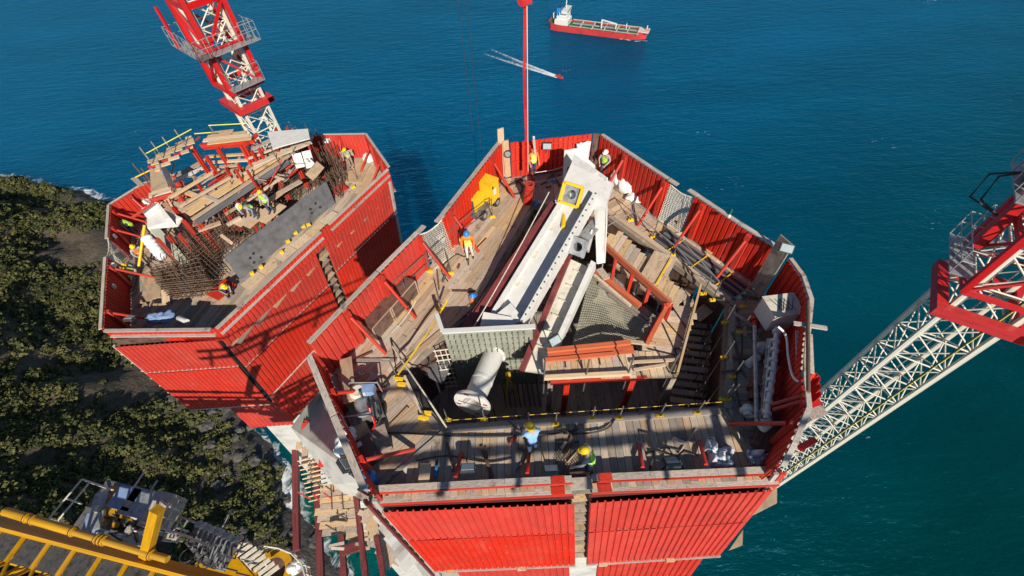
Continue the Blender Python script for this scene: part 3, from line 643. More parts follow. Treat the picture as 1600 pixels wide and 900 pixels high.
for k in range(16):
    p = lin(atP(790, 486, O1, WW), atP(896, 312, O1, WW), k/15)+WW*.012; bar('weld_bead', p-VV*.5, p-VV*.42, .05, .03, 'cream', box, up=WW)
for k in range(22):
    p = lin(atP(820, 512, O1, WW), atP(931, 318, O1, WW), k/21)+WW*.66; mb = MB(); mb.lathe(p, WW, [(0, .035), (.03, .035), (.03, 0)], 6); mb.build('bolt', 'steel', box)
for k in range(5):
    p = lin(atP(828, 505, O1, WW), atP(930, 322, O1, WW), (k+.5)/5); bar('stiffener', p-VV*.02+WW*.02, p-VV*.28+WW*.02, .025, .36, 'white', box, up=WW)
for k in range(6):
    p = lin(atP(850, 560, O1-WW*.35, WW), atP(918, 418, O1-WW*.35, WW), (k+.5)/6); bar('stiffener', p-VV*.02, p-VV*.45, .03, .16, 'cream', box, up=WW)
# end plate with studs
PY = 8.87; pn = V((0, -1, 0))
tl, tr, br, bl = V((-2.5, PY, 1.2)), V((.64, PY, 1.2)), V((.9, PY-.05, -3.0)), V((-2.4, PY-.05, -2.8))
mb = MB(); mb.prism([tl, tr, V((.66, PY, .2)), V((.32, PY, .2)), V((.32, PY, -1.0)), V((.78, PY, -1.0)), br, bl], V((0, .07, 0))); mb.build('end_plate', 'primer', box)
bar('top_flange', tl+UP*.04, tr+UP*.04+V((.1, 0, 0)), .18, .07, 'white', box); bar('top_flange', tl+UP*.04, tl+V((-.25, .75, .05)), .14, .07, 'white', box)
mb = MB()
for i in range(14):
    for j in range(11):
        x = -2.32+i*.205+j*.012; z = 1.0-j*.34
        if (V((x, z))-V((-1.0, -.75))).length < .52 or (x > .25 and -1.1 < z < .3): continue
        mb.tube((x, PY-.001, z), (x, PY-.17, z), .014, n=5); mb.tube((x, PY-.15, z), (x, PY-.18, z), .026, n=5)
o = mb.build('shear_studs', 'steel', box); o['kind'] = 'stuff'
ta, tb = atY(772, 553, PY), atY(738, 630, 6.75); td = (tb-ta).normalized()
mb = MB(); L_ = (tb-ta).length
mb.lathe(ta, td, [(0, .47), (.05, .47), (.05, .385), (L_*.55, .385), (L_*.55, .40), (L_*.6, .40), (L_*.6, .385), (L_, .385)], 28); mb.build('anchor_tube', 'white', box, smooth=False)
mb = MB(); mb.lathe(tb, td, [(-.04, .38), (-.04, .66), (.04, .66), (.04, .33), (-.6, .33)], 36); fl = mb.build('flange', 'white', box)
mb = MB(); mb.lathe(tb-td*.55, td, [(0, .325), (.001, .0)], 24); mb.build('tube_bottom', 'galv', box)
for k in range(4):
    t = k*math.pi/2+.35; q1 = td.cross(UP).normalized(); q2 = td.cross(q1); p = tb+td*.05+(q1*math.cos(t)+q2*math.sin(t))*.52; bar('paint_mark', p-q1*.08, p+q1*.08, .06, .012, 'crane_red', box, up=td)
rod('string_line', tb+td*.05+td.cross(UP).normalized()*.5, tb+td*.05-td.cross(UP).normalized()*.5, .012, 'dark', box)
for k in range(9):
    z = .2-k*.36; rod('starter_bar', V((-2.45, PY-.1, z)), V((-3.0, PY-.12, z-.05)), .025, 'rope', box)
for k in range(3): rod('starter_bar', V((-2.55-.2*k, PY-.11, .2)), V((-2.5-.2*k, PY-.11, -2.8)), .022, 'rope', box)
for k in range(9): rod('hanger_bar', V((-.6+k*.2, PY-.15, -2.6)), V((-.5+k*.2, PY-.8, -3.55)), .025, 'rebar', box)
box2 = bprism('gusset', [(772, 500), (800, 478), (822, 505), (800, 512)], .02, .3)
bprism('gusset', [(756, 488), (800, 496), (806, 508), (750, 512)], .35, .05)
# yellow total-station tripod standing before the plate
tp = thing('survey_tripod', 'slim yellow survey tripod before the studded grey plate', 'tripod', at(795, 622, -3.55))
c = V((at(795, 600, -2.2))); apex = c+V((0, 0, .6))
for k in range(3): t = 2.1*k; rod('leg', apex, V((c.x+.35*math.cos(t), c.y+.35*math.sin(t), -3.55)), .03, 'yellow', tp)
mb = MB(); mb.obox(apex+UP*.12, V((.1, 0, 0)), V((0, .08, 0)), V((0, 0, .14))); mb.build('instrument', 'yellow', tp)
# ------------------------------------------------------------------ inner falsework platform
inner = thing('inner_platform', 'timber inner platform with red steel frames around the mesh-covered triangle', 'platform', (4.3, 9.5, -3.6))
ZI = .5
planks(P2((848, 560), (992, 548), (1062, 548), (1052, 590), (850, 594), z=ZI), (.02, 1), .24, ZI, inner, 'wood', mix=('wood_new', .4))
planks(P2((1000, 546), (1040, 486), (1076, 470), (1090, 490), (1062, 547), z=ZI), (1, -.2), .26, ZI, inner, 'wood_new', mix=('wood', .5))
planks(P2((944, 378), (966, 358), (1078, 466), (1042, 486), z=ZI), (.55, .84), .26, ZI, inner, 'wood', mix=('wood_new', .5))
def ib(x0, y0, x1, y1, z, w_, h_, mt_, nm='timber', z2=None): return bar(nm, at(x0, y0, z), at(x1, y1, z if z2 is None else z2), w_, h_, mt_, inner)
for i, (x0, y0, x1, y1, z, w_, h_, mt_) in enumerate((
    (855, 548, 985, 535, .75, .16, .12, 'orange'), (856, 556, 990, 546, .6, .3, .05, 'orange'), (852, 563, 960, 553, .62, .14, .1, 'orange'),
    (985, 534, 1024, 538, .7, .12, .1, 'wood'), (850, 590, 985, 583, .6, .14, .14, 'wood_new'), (860, 598, 1010, 590, .42, .1, .16, 'red_steel'),
    (936, 376, 1048, 476, .95, .1, .28, 'orange'), (937, 372, 1050, 474, 1.0, .12, .06, 'wood_new'), (962, 414, 1040, 476, .5, .16, .14, 'wood'),
    (930, 424, 1000, 478, .45, .2, .16, 'orange'), (928, 430, 985, 478, .5, .1, .12, 'wood_new'), (936, 420, 948, 436, .55, .3, .05, 'wood'), (935, 444, 1015, 502, .3, .1, .12, 'wood_grey'), (950, 460, 1020, 512, .3, .08, .1, 'wood_grey'),
    (1046, 472, 1012, 536, .9, .12, .2, 'orange'), (1042, 476, 1008, 530, .6, .1, .1, 'red_steel'), (1050, 475, 1040, 500, .5, .1, .1, 'red_steel'),
    (1095, 445, 1058, 585, .75, .07, .1, 'wood_new'), (1088, 470, 1055, 588, .62, .1, .06, 'wood'), (985, 566, 1060, 562, .62, .1, .06, 'wood_new'), (990, 578, 1040, 570, .6, .1, .06, 'wood_new'))):
    ib(x0, y0, x1, y1, z, w_, h_, mt_)
for (x, y) in ((962, 405), (988, 428), (1014, 452), (1040, 476)): bar('soldier', at(x, y, 1.1), at(x, y, 1.1)-UP*1.6, .12, .12, 'red_steel', inner, up=V((0, 1, 0)))
for (x, y) in ((886, 596), (990, 590)):
    p = at(x, y, .4); bar('frame_post', p, p-UP*2.6, .2, .14, 'red_steel', inner, up=V((0, 1, 0)))
for k in range(4):
    p = at(850+k*65, 594-k*3, .4); rod('guard_post', p-UP*1.2, p+UP*1.25, .03, 'steel', inner)
mz = -2.2
planks([p for p in (V((.95, 5.9)), V((5.2, 5.9)), V((5.6, 8.3)), V((.95, 8.4)))], (.02, 1), .28, mz, inner, 'wood_grey')
bar('ledger', V((.95, 6.4, -1.9)), V((5.2, 6.4, -1.9)), .14, .14, 'red_steel', inner)
for k in range(5): bar('frame_post', V((1.1+k*.95, 6.35, -1.9)), V((1.1+k*.95, 6.35, -3.5)), .1, .1, 'red_steel', inner, up=V((0, 1, 0)))
for (x, y) in ((860, 590), (1052, 588), (1080, 470), (945, 378), (1005, 545)):
    p = at(x, y, .4); bar('frame_post', p, V((p.x, p.y, -3.55)), .18, .18, 'wood_grey', inner, up=V((0, 1, 0)))
# hinged hatch board standing on the back strip, loose black ties
bar('hatch_board', at(1017, 440, .62), at(1040, 398, .62), .95, .05, 'wood', inner); bar('hatch_edge', at(1024, 446, .66), at(1048, 404, .66), .06, .06, 'yellow', inner)
for (x0, y0, x1, y1) in ((880, 540, 884, 574), (905, 540, 910, 575), (932, 536, 938, 570), (985, 545, 1005, 590), (1035, 505, 1060, 560), (1004, 420, 1018, 448), (1012, 545, 1055, 555), (1050, 478, 1072, 512), (1040, 500, 1068, 532)):
    bar('dark_strip', at(x0, y0, .53), at(x1, y1, .53), .04, .02, 'dark', inner)
mesh = thing('mesh_cover', 'pale wire mesh stretched over the triangular opening of the inner platform', 'mesh', at(960, 500, .2))
tri = P2((893, 541), (1003, 533), (1030, 498), (945, 430), (924, 424), z=.25)
mb = MB()
def zmesh(p): return .25-.35*math.exp(-((p.x-3.2)**2+(p.y-9.6)**2)/.8)
for dv in ((1, 0.1), (-.1, 1)):
    for a, b, _w in scan(tri, dv, .07):
        k = 6; pts = [V((*a.lerp(b, i/k), zmesh(a.lerp(b, i/k)))) for i in range(k+1)]; mb.path(pts, .013, 4)
o = mb.build('wire_mesh', 'mesh_net', mesh); o['kind'] = 'stuff'
mb = MB(); mb.prism([V((p.x, p.y, -1.0-.3*(p.y-8))) for p in tri], (0, 0, -.06)); mb.build('pit_shade_sheet', 'dark', mesh)  # dark sheet stands in for the shade of the pit under the mesh

rc3 = random.Random(77)
cs = thing('core_rebar', 'rusty rebar and props standing in the open core behind the front walkway', 'rebar', (2.5, 6.6, -3.6))
mb = MB()
for k in range(70):
    p = V((rc3.uniform(-1.8, 6.4), 6.25+rc3.uniform(0, .45), -3.6)); mb.tube(p, p+V((rc3.uniform(-.1, .1), rc3.uniform(-.1, .2), rc3.uniform(1.2, 2.9))), .022, n=4, cap=False)
for k in range(60):
    t = rc3.random(); p = lin(V2, V3, t)+V((-.25-rc3.uniform(0, .5), 0, -3.6)); mb.tube(p, p+V((rc3.uniform(-.1, .1), rc3.uniform(-.1, .1), rc3.uniform(1.4, 3.2))), .022, n=4, cap=False)
for z in (-3, -2.4, -1.8, -1.2): mb.tube(V((-1.8, 6.35, z)), V((6.4, 6.5, z)), .02, n=4, cap=False); mb.tube(V2+V((-.4, 0, z)), V3+V((-.4, 0, z)), .02, n=4, cap=False)
mb.build('bars', 'rebar', cs)['kind'] = 'stuff'
for k in range(13):
    a = lin(V2, V3, (k+.4)/13)+V((-.2, 0, -1.5)); bar('slat', a, a+V((-1.25, .25, 0)), .22, .06, rc3.choice(('wood_grey', 'wood', 'wood_grey')), cs)
for k in range(6): a = lin(V3, V4, (k+.5)/6)-UP*1.0; n_ = V((-.83, -.56, 0)); bar('slat', a+n_*.1, a+n_*.9, .5, .06, rc3.choice(('wood_grey', 'wood')), cs)
for k in range(9): a = lin(V6, V5, (k+.5)/9)+V((.2, -.1, -1.7)); bar('slat', a, a+V((.9, -.5, 0)), .5, .06, rc3.choice(('wood_grey', 'ply_brown')), cs)
# ================================================================== THINGS ON THE NEAR DECK
# ---- people -------------------------------------------------------
def person(loc, heading, pose, label, helmet='hel_yellow', vest='hivis', shirt='shirt_grey', trousers='denim', group='workers', scale=.95):
    T = thing('person', label, 'person', loc, group)
    J = {}; E_ = []; LB = {}
    def add(n, p, r, par=None, lab='torso'):
        J[n] = [V(p), r, lab]
        if par: E_.append((par, n))
    add('pelvis', (0, 0, .95), (.155, .115)); add('waist', (0, .0, 1.1), (.145, .105), 'pelvis'); add('chest', (0, .0, 1.32), (.175, .12), 'waist'); add('neck', (0, .01, 1.49), (.058, .058), 'chest', 'skin')
    add('head', (0, .03, 1.60), (.082, .098), 'neck', 'skin'); add('crown', (0, .02, 1.70), (.072, .085), 'head', 'skin'); add('nose', (0, .145, 1.60), (.014, .016), 'head', 'skin')
    for s, k in ((-1, 'l'), (1, 'r')):
        arm = {'stand': ((.27, .03, 1.15), (.25, .18, .93)), 'work': ((.29, .12, 1.2), (.16, .38, 1.12)), 'bend': ((.26, .12, 1.12), (.16, .42, 1.0)), 'kneel': ((.28, .14, 1.15), (.14, .4, 1.05)), 'reach': ((.34, .14, 1.3), (.38, .42, 1.25) if s < 0 else (.2, .3, 1.0))}[pose]
        e, wst = V(arm[0]), V(arm[1]); e.x *= s; wst.x *= s
        add('sh'+k, (s*.2, 0, 1.41), (.075, .07), 'chest', 'shirt'); add('el'+k, e, (.05, .05), 'sh'+k, 'shirt'); add('wr'+k, wst, (.033, .033), 'el'+k, 'shirt')
        d = (wst-e).normalized(); sd = V((s, 0, 0)); pm = wst+d*.085; add('pa'+k, pm, (.04, .022), 'wr'+k, 'skin')
        for f in range(4):
            off = sd*(.03-.02*f); L1 = (.038, .045, .042, .032)[f]; tip = pm+d*.03+off
            add('f%d%s' % (f, k), tip, (.011, .011), 'pa'+k, 'skin'); add('g%d%s' % (f, k), tip+d*L1+V((0, 0, -.02)), (.009, .009), 'f%d%s' % (f, k), 'skin')
        add('t'+k, wst+d*.05-sd*.055, (.012, .012), 'pa'+k, 'skin'); add('u'+k, wst+d*.09-sd*.075, (.010, .010), 't'+k, 'skin')
        if pose == 'kneel': kn, an, to = ((.13, .36, .52), (.13, .02, .16), (.14, .2, .05)) if s > 0 else ((.12, .2, .1), (.12, -.25, .08), (.12, -.38, .1))
        elif pose == 'bend': kn, an, to = (.13, .12, .5), (.14, -.04, .09), (.15, .14, .04)
        else: kn, an, to = (.11, .05 if s > 0 else .0, .5), (.12, .02 if s > 0 else -.1, .09), (.14, .2 if s > 0 else .08, .04)
        add('hip'+k, (s*.1, 0, .9), (.1, .095), 'pelvis', 'leg'); add('kn'+k, (s*kn[0], kn[1], kn[2]), (.07, .07), 'hip'+k, 'leg'); add('an'+k, (s*an[0], an[1], an[2]), (.05, .05), 'kn'+k, 'leg'); add('to'+k, (s*to[0], to[1], to[2]), (.045, .04), 'an'+k, 'boot')
    drop = .42 if pose == 'kneel' else (.12 if pose == 'bend' else 0); ang = {'bend': -58, 'kneel': -32, 'work': -14, 'reach': -22}.get(pose, -3)
    rot = Matrix.Rotation(R(ang), 3, 'X'); pv = V((0, 0, .95))
    low = {'kn', 'an', 'to'}
    for n, q in J.items():
        if n[:2] in low: continue
        if n[:3] == 'hip' or n == 'pelvis': q[0] = q[0]-V((0, .06 if pose == 'bend' else 0, drop)); continue
        q[0] = rot@(q[0]-pv)+pv-V((0, .06 if pose == 'bend' else 0, drop))
    if pose in ('bend', 'work', 'kneel'):      # keep the head looking along, not straight down
        hd = J['head'][0]; rb = Matrix.Rotation(R(-ang*.35), 3, 'X'); nk = J['neck'][0]
        for n in ('head', 'crown', 'nose'): J[n][0] = rb@(J[n][0]-nk)+nk
    RZ = Matrix.Rotation(heading, 3, 'Z')
    for q in J.values(): q[0] = RZ@(q[0]*scale)
    names = list(J); me = bpy.data.meshes.new('skel'); me.from_pydata([J[n][0] for n in names], [(names.index(a), names.index(b)) for a, b in E_], [])
    ob = bpy.data.objects.new('skel', me); COL.objects.link(ob); md = ob.modifiers.new('s', 'SKIN'); md.use_smooth_shade = True
    if not me.skin_vertices: me.attributes
    sv = me.skin_vertices[0].data if len(me.skin_vertices) else None
    if sv:
        for i, n in enumerate(names): sv[i].radius = J[n][1]; sv[i].use_root = (n == 'pelvis')
    sb = ob.modifiers.new('u', 'SUBSURF'); sb.levels = 1; sb.render_levels = 1
    dg = bpy.context.evaluated_depsgraph_get(); bm_ = bpy.data.meshes.new_from_object(ob.evaluated_get(dg)); bpy.data.objects.remove(ob)
    mats = ['skin', shirt, trousers, 'dark']
    bm_.materials.clear()
    for q in mats: bm_.materials.append(MAT[q])
    segs = [(J[a][0], J[b][0], J[b][2], b) for a, b in E_]; vest_f = []
    for p in bm_.polygons:
        c = p.center; best = 9; lab = 'torso'
        for a, b, l_, n in segs:
            ab = b-a; t = max(0, min(1, (c-a).dot(ab)/max(ab.length_squared, 1e-9))); dd = (c-a-ab*t).length-(.08 if l_ == 'torso' else 0)*.4
            if dd < best: best, lab = dd, l_
        p.material_index = {'skin': 0, 'torso': 1, 'shirt': 1, 'leg': 2, 'boot': 3}[lab]; p.use_smooth = True
        if lab == 'torso': vest_f.append(p)
    body = mesh_obj('body', bm_, T)
    if vest:
        mb = MB(); idx = {}; vs = []; fs = []
        for p in vest_f:
            f = []
            for vi in p.vertices:
                if vi not in idx: idx[vi] = len(vs); q = bm_.vertices[vi]; vs.append(q.co+q.normal*.022)
                f.append(idx[vi])
            fs.append(f)
        vm = bpy.data.meshes.new('vest'); vm.from_pydata(vs, [], fs); vm.materials.append(MAT[vest]); vm.polygons.foreach_set('use_smooth', [True]*len(fs)); vm.update()
        vo = mesh_obj('vest', vm, T)
        # reflective band round the waist and over the shoulders
        c = J['waist'][0]; ax = (J['chest'][0]-J['pelvis'][0]).normalized(); mb = MB(); ring = []
        q1 = RZ@V((1, 0, 0)); q2 = ax.cross(q1).normalized()
        for h in (-.03, .03): ring += [c+ax*h+(q1*math.cos(2*math.pi*k/14)*.185+q2*math.sin(2*math.pi*k/14)*.145)*scale for k in range(14)]
        mb.add(ring, [(k, (k+1) % 14, 14+(k+1) % 14, 14+k) for k in range(14)]); mb.v = [tuple(V(x)+V(loc)) for x in mb.v]; mb.build('reflective_band', 'reflect', vo)
    hd, cr = J['head'][0], J['crown'][0]; ax = (cr-hd).normalized(); fx = (J['nose'][0]-hd).normalized(); sx = ax.cross(fx).normalized()
    mb = MB(); n_ = 16; cc = hd+ax*.055*scale+V(loc)
    prof = [(.0, 1.28), (.004, 1.0), (.05, .97), (.09, .78), (.115, .45), (.125, .08)]
    vs = []
    for h, r_ in prof:
        for k in range(n_):
            t = 2*math.pi*k/n_; fr = 1.18+(.32*max(0, math.cos(t)) if r_ > 1.1 else 0)
            vs.append(cc+(ax*h+(fx*math.cos(t)*fr+sx*math.sin(t))*r_*.112)*scale)
    mb.add(vs, [(i*n_+k, i*n_+(k+1) % n_, (i+1)*n_+(k+1) % n_, (i+1)*n_+k) for i in range(len(prof)-1) for k in range(n_)]+[tuple(len(vs)-n_+k for k in range(n_))])
    mb.build('helmet', helmet, T, smooth=True)
    mb = MB()
    for s in (-1, 1): p = hd+V(loc)+(fx*.088+sx*.033*s+ax*.012)*scale; mb.lump(p, .013, .013, .013, amp=0, n=6, m_=4)
    mb.build('eyes', 'dark', T)
    mb = MB(); p = hd+V(loc)+(fx*.088-ax*.052)*scale; mb.obox(p, sx*.024, fx*.008, ax*.005); mb.build('mouth', 'maroon', T)
    return T
WG = 'workers on the near deck'
person(at(833, 275), R(200), 'stand', 'worker in yellow vest and orange helmet by the back parapet', 'hel_orange', 'hivis_yellow', 'hivis_orange', 'denim', WG)
person(at(942, 276), R(150), 'work', 'worker in white helmet crouched beside the white anchor box head', 'hel_white', 'hivis', 'shirt_grey', 'denim', WG)
person(at(735, 404), R(180), 'stand', 'worker in blue helmet and white trousers walking the timber deck', 'hel_blue', 'hivis_yellow', 'hivis_orange', 'trouser_white', WG)
person(at(739, 500, -1.25), R(-60), 'work', 'worker in blue helmet and orange shirt holding a pole in the core', 'hel_blue', None, 'hivis_orange', 'denim', WG)
person(at(810, 366, -1.5), R(210), 'bend', 'worker in green vest and blue helmet bent low beside the maroon rail', 'hel_blue', 'hivis', 'shirt_blue', 'denim', WG)
person(at(836, 350, -1.5), R(180), 'work', 'worker in green vest standing beside the ribbed red hose', 'hel_blue', 'hivis', 'shirt_blue', 'denim', WG)
person(at(863, 318, -1.5), R(200), 'stand', 'worker in pale blue helmet leaning beside the yellow frame', 'hel_blue', 'hivis', 'shirt_grey', 'denim', WG)
person(at(832, 705), R(15), 'work', 'worker in light blue shirt and yellow helmet without a vest', 'hel_yellow', None, 'shirt_blue', 'denim', WG)
person(at(920, 733), R(75), 'reach', 'worker in green vest kneeling at the slot in the front parapet', 'hel_yellow', 'hivis', 'shirt_grey', 'denim', WG)
rod('x', (0, 0, -300), (0, 0, -301), .01, 'dark') if False else None
tag(rod('pole', at(728, 498, -.25), at(766, 462, .1), .035, 'orange'), 'orange-brown wooden pole held by the worker in the core', 'pole')
# ---- yellow compressor
yc = thing('generator', 'yellow wheeled generator set parked against the left parapet', 'generator', at(758, 330))
c = at(752, 325); ux = V((.55, .83, 0)).normalized(); uy = V((-ux.y, ux.x, 0))
mb = MB(); mb.obox(c+UP*.42-ux*.1, ux*.95, uy*.5, UP*.1); mb.build('chassis', 'steel', yc)
mb = MB(); mb.obox(c+UP*.95+ux*.35-uy*.1, ux*.34, uy*.52, UP*.52); mb.build('cabinet', 'yellow', yc)
mb = MB(); mb.obox(c+UP*1.49+ux*.35-uy*.1, ux*.36, uy*.54, UP*.03); mb.build('cabinet_lid', 'yellow', yc)
mb = MB(); mb.obox(c+UP*.82-ux*.48+uy*.12, ux*.36, uy*.42, UP*.34)
mb.build('engine_hood', 'yellow', yc)
for k in range(5): bar('hood_rib', c+UP*1.17-ux*(.74-.13*k)-uy*.26, c+UP*1.17-ux*(.74-.13*k)+uy*.5, .05, .03, 'yellow', yc)
bar('hood_end', c+UP*.82-ux*.855-uy*.25, c+UP*.82-ux*.855+uy*.5, .02, .6, 'steel', yc)
bar('panel_label', c+UP*1.0+ux*.25-uy*.63, c+UP*1.0+ux*.45-uy*.63, .01, .3, 'paper', yc); bar('panel_vent', c+UP*1.3+ux*.15-uy*.63, c+UP*1.3+ux*.25-uy*.63, .012, .14, 'dark', yc)
for q in (-.6, .5):
    for s in (-.55, .5):
        mb = MB(); p = c+ux*q+uy*s+UP*.24; mb.lathe(p-uy*.08, uy, [(0, .1), (0, .22), (.03, .25), (.13, .25), (.16, .22), (.16, .1)], 16); wh = mb.build('tyre', 'dark', yc)
        mb = MB(); mb.lathe(p-uy*.09, uy, [(0, .0), (0, .12), (.18, .12), (.18, .0)], 12); mb.build('rim', 'galv', wh)
rod('tow_bar', c-ux*1.0+UP*.35, c-ux*1.75+UP*.12, .05, 'yellow', yc)
# ---- crates
for (x0, y0, x1, y1, lab) in ((572, 490, 595, 512, 'smaller dark brown crate at the lower end of the crate pair'), (598, 456, 632, 476, 'larger dark brown crate nearest the netted gap')):
    p = at((x0+x1)/2+8, (y0+y1)/2+8, 0); T = thing('crate', lab, 'crate', p); L2 = .55 if x0 < 590 else .78
    d = dirFA.to_3d(); n_ = V((d.y, -d.x, 0)); c = p+UP*.4
    mb = MB(); mb.obox(c, d*L2, n_*.42, UP*.38); mb.build('box', 'ply_brown', T)
    mb = MB(); mb.obox(c+UP*.4, d*(L2+.02), n_*.44, UP*.02); mb.build('lid', 'ply_brown', T)
    for s in (-1, 1):
        for e in (-1, 1): bar('edge_strip', c+n_*.43*s+d*L2*e-UP*.38, c+n_*.43*s+d*L2*e+UP*.42, .04, .04, 'wood', T, up=d)
        bar('edge_strip', c+n_*.44*s-d*L2+UP*.425, c+n_*.44*s+d*L2+UP*.425, .035, .025, 'wood', T)
# ---- hydraulic power pack at the left-front corner
p = at(574, 640); hp = thing('hydraulic_pump', 'grey hydraulic pump unit with hoses beside the left corner parapet', 'pump', p)
mb = MB(); mb.obox(p+UP*.25, V((.45, .2, 0)), V((-.25, .55, 0)), UP*.2); mb.build('base_tank', 'steel', hp)
mb = MB(); mb.lathe(p+V((.15, -.45, .62)), V((-.3, .7, 0)), [(0, 0), (0, .2), (.06, .22), (.5, .22), (.55, .17), (.7, .15), (.7, 0)], 18); mb.build('motor', 'galv', hp, smooth=False)
mb = MB(); mb.lathe(p+V((-.15, .3, .45)), UP, [(0, .28), (.35, .28), (.4, .2), (.4, 0)], 16); mb.build('pump_head', 'cream', hp)
mb = MB(); mb.obox(p+V((.2, .35, .75)), V((.2, 0, 0)), V((0, .15, 0)), UP*.14); mb.build('valve_block', 'tarp_blue', hp)
for s in (-1, 1): rod('guard_rail', p+V((-.45, .6*s, .85)), p+V((.5, .55*s, .85)), .025, 'galv', hp)
for s in (-1, 1):
    for e in (-1, 1): rod('guard_post', p+V((.47*e, .57*s, .1)), p+V((.47*e, .57*s, .86)), .025, 'galv', hp)
for k, q in enumerate(((.2, -.1), (-.2, .5), (.35, .1))):
    mb = MB(); mb.path([p+V((q[0], q[1], .7)), p+V((q[0]+.2, q[1]-.3, .95)), p+V((q[0]+.35, q[1]-.7, .6)), p+V((q[0]+.1, q[1]-.9, .25))], .035, 6); mb.build('hose', 'cable' if k else 'crane_red', hp)
def hose(pts, z, r_, lab, mt_='cable', nm='cable', group=None):
    P = [at(x, y, z if not isinstance(z, list) else z[i]) for i, (x, y) in enumerate(pts)]; out = []
    for i in range(len(P)-1):
        p0, p1, p2, p3 = P[max(i-1, 0)], P[i], P[i+1], P[min(i+2, len(P)-1)]
        for s in range(6):
            t = s/6; out.append(.5*((2*p1)+(p2-p0)*t+(2*p0-5*p1+4*p2-p3)*t*t+(3*p1-p0-3*p2+p3)*t**3))
    out.append(P[-1]); mb = MB(); mb.path(out, r_, 6); o = mb.build(nm, mt_, smooth=True); return tag(o, lab, nm, group)
hose([(572, 658), (600, 652), (600, 630), (580, 668), (590, 675), (640, 677), (740, 682), (860, 678), (905, 670)], .06, .035, 'black cable snaking from the hydraulic pump along the front deck')
hose([(594, 610), (585, 596), (600, 590), (606, 602), (592, 612), (604, 596), (622, 575), (640, 560)], .07, .035, 'black hose coiled on the deck behind the hydraulic pump', nm='hose')
hose([(880, 678), (925, 676), (950, 668), (960, 655)], .09, .03, 'short black cable beside the yellow brackets of the front walkway')
hose([(893, 745), (900, 730), (915, 726), (912, 745), (896, 748)], .08, .03, 'loose black hose loop at the slot of the front parapet', nm='hose')
hose([(795, 290), (812, 285), (815, 300), (798, 303), (792, 292), (810, 282), (822, 275)], .07, .035, 'black cable loop on the deck behind the yellow generator')
hose([(700, 490), (715, 470), (735, 440), (745, 425), (770, 400), (790, 380)], -1.2, .045, 'dark hose lying along the core below the left walkway', nm='hose')
hose([(718, 500), (730, 480), (738, 450), (735, 430), (755, 420)], -1.1, .04, 'second dark hose crossing the core steps', nm='hose')
hose([(1215, 510), (1228, 525), (1232, 560), (1240, 590), (1258, 600)], [1.9, 1.6, 1.4, 1.6, 2.0], .04, 'white hose slung from the control cabinet along the right parapet', 'white_cloth', 'hose')
# ---- ribbed red hose hanging by the hoist rope
T = thing('ribbed_duct', 'ribbed red flexible duct hanging into the core below the hoist rope', 'duct', at(826, 340, -1.5))
pts = [at(828, 288, 1.2), at(826, 300, .7), at(824, 318, 0), at(822, 340, -1)]
mb = MB(); mb.path(pts, .14, 10); mb.build('tube', 'maroon', T, smooth=True)
for i in range(20):
    t = i/19*2.999; k = int(t); p = lin(pts[k], pts[k+1], t-k); d = (pts[k+1]-pts[k]).normalized(); mb = MB(); mb.lathe(p-d*.02, d, [(0, .13), (0, .22), (.04, .22), (.04, .13)], 12); mb.build('rib', 'red_steel', T)
# ---- cylinder, floodlights, signs, nets
def cyl_at(px, py, r_, h_, mt_, nm, lab, cat, cap=None):
    p = at(px, py); T = thing(nm, lab, cat, p); mb = MB(); mb.lathe(p, UP, [(0, 0), (0, r_), (h_*.85, r_), (h_*.95, r_*.55), (h_, r_*.3), (h_, 0)], 16); mb.build('bottle', mt_, T, smooth=False); mb = MB(); mb.lathe(p+UP*h_, UP, [(-.02, r_*.35), (.12, r_*.35), (.14, 0)], 10); mb.build('valve', cap or 'steel', T); return T
cyl_at(866, 266, .14, 1.3, 'blue', 'gas_cylinder', 'tall blue gas cylinder standing against the back parapet', 'gas cylinder')
cyl_at(888, 252, .13, .9, 'blue', 'gas_cylinder', 'shorter blue gas cylinder beside the white draped sheet', 'gas cylinder')
def flood(p, face, lab, stand=None, parent_h=None):
    T = thing('floodlight', lab, 'floodlight', p, 'site floodlights'); f = V(face).normalized(); s = f.cross(UP).normalized() if abs(f.z) < .98 else V((1, 0, 0)); u = s.cross(f)
    mb = MB(); mb.obox(p, s*.22, u*.16, f*.07); mb.build('housing', 'dark', T)
    mb = MB(); mb.obox(p+f*.075, s*.19, u*.13, f*.01); mb.build('lens', 'lamp_glass', T)
    bar('bracket', p-s*.24-u*.02, p+s*.24-u*.02, .04, .04, 'steel', T); rod('stem', p-f*.05, p-f*.05-UP*(stand or .3), .02, 'steel', T)
    return T
flood(at(731, 742, .62)+V((0, .18, 0)), (0, .5, .9), 'floodlight on the front parapet beside the loose plank pieces')
flood(at(862, 743, .62)+V((0, .15, 0)), (0, .55, .8), 'floodlight beside the front slot where the worker kneels')
flood(at(1052, 731, .55)+V((0, .15, 0)), (0, .6, .8), 'floodlight within the dark tubular frame on the front deck')
flood(at(539, 727, 1.3), (.6, .5, .7), 'floodlight above the blue barrel at the left corner', 1.2)
flood(at(1229, 388, 2.6), (-.3, -.6, .6), 'floodlight fixed on top of the tall corner board', .4)
flood(at(855, 228, 1.75), (-.1, -1, .3), 'floodlight hung high on the back parapet', .4)
flood(at(776, 267, .45), (.4, -.7, .3), 'floodlight standing low at the left end of the back walkway', .4)
flood(at(597, 426, 1.55), (.7, -.4, .4), 'small floodlight wired to the left parapet above the crates', .2)
flood(at(866, 532, 1.25), (.3, -.5, .6), 'floodlight on a pole at the corner of the inner platform', 1.2)
flood(at(737, 278, 1.2), (.8, -.5, .3), 'small floodlight on the left parapet below the warning sheets', .2)
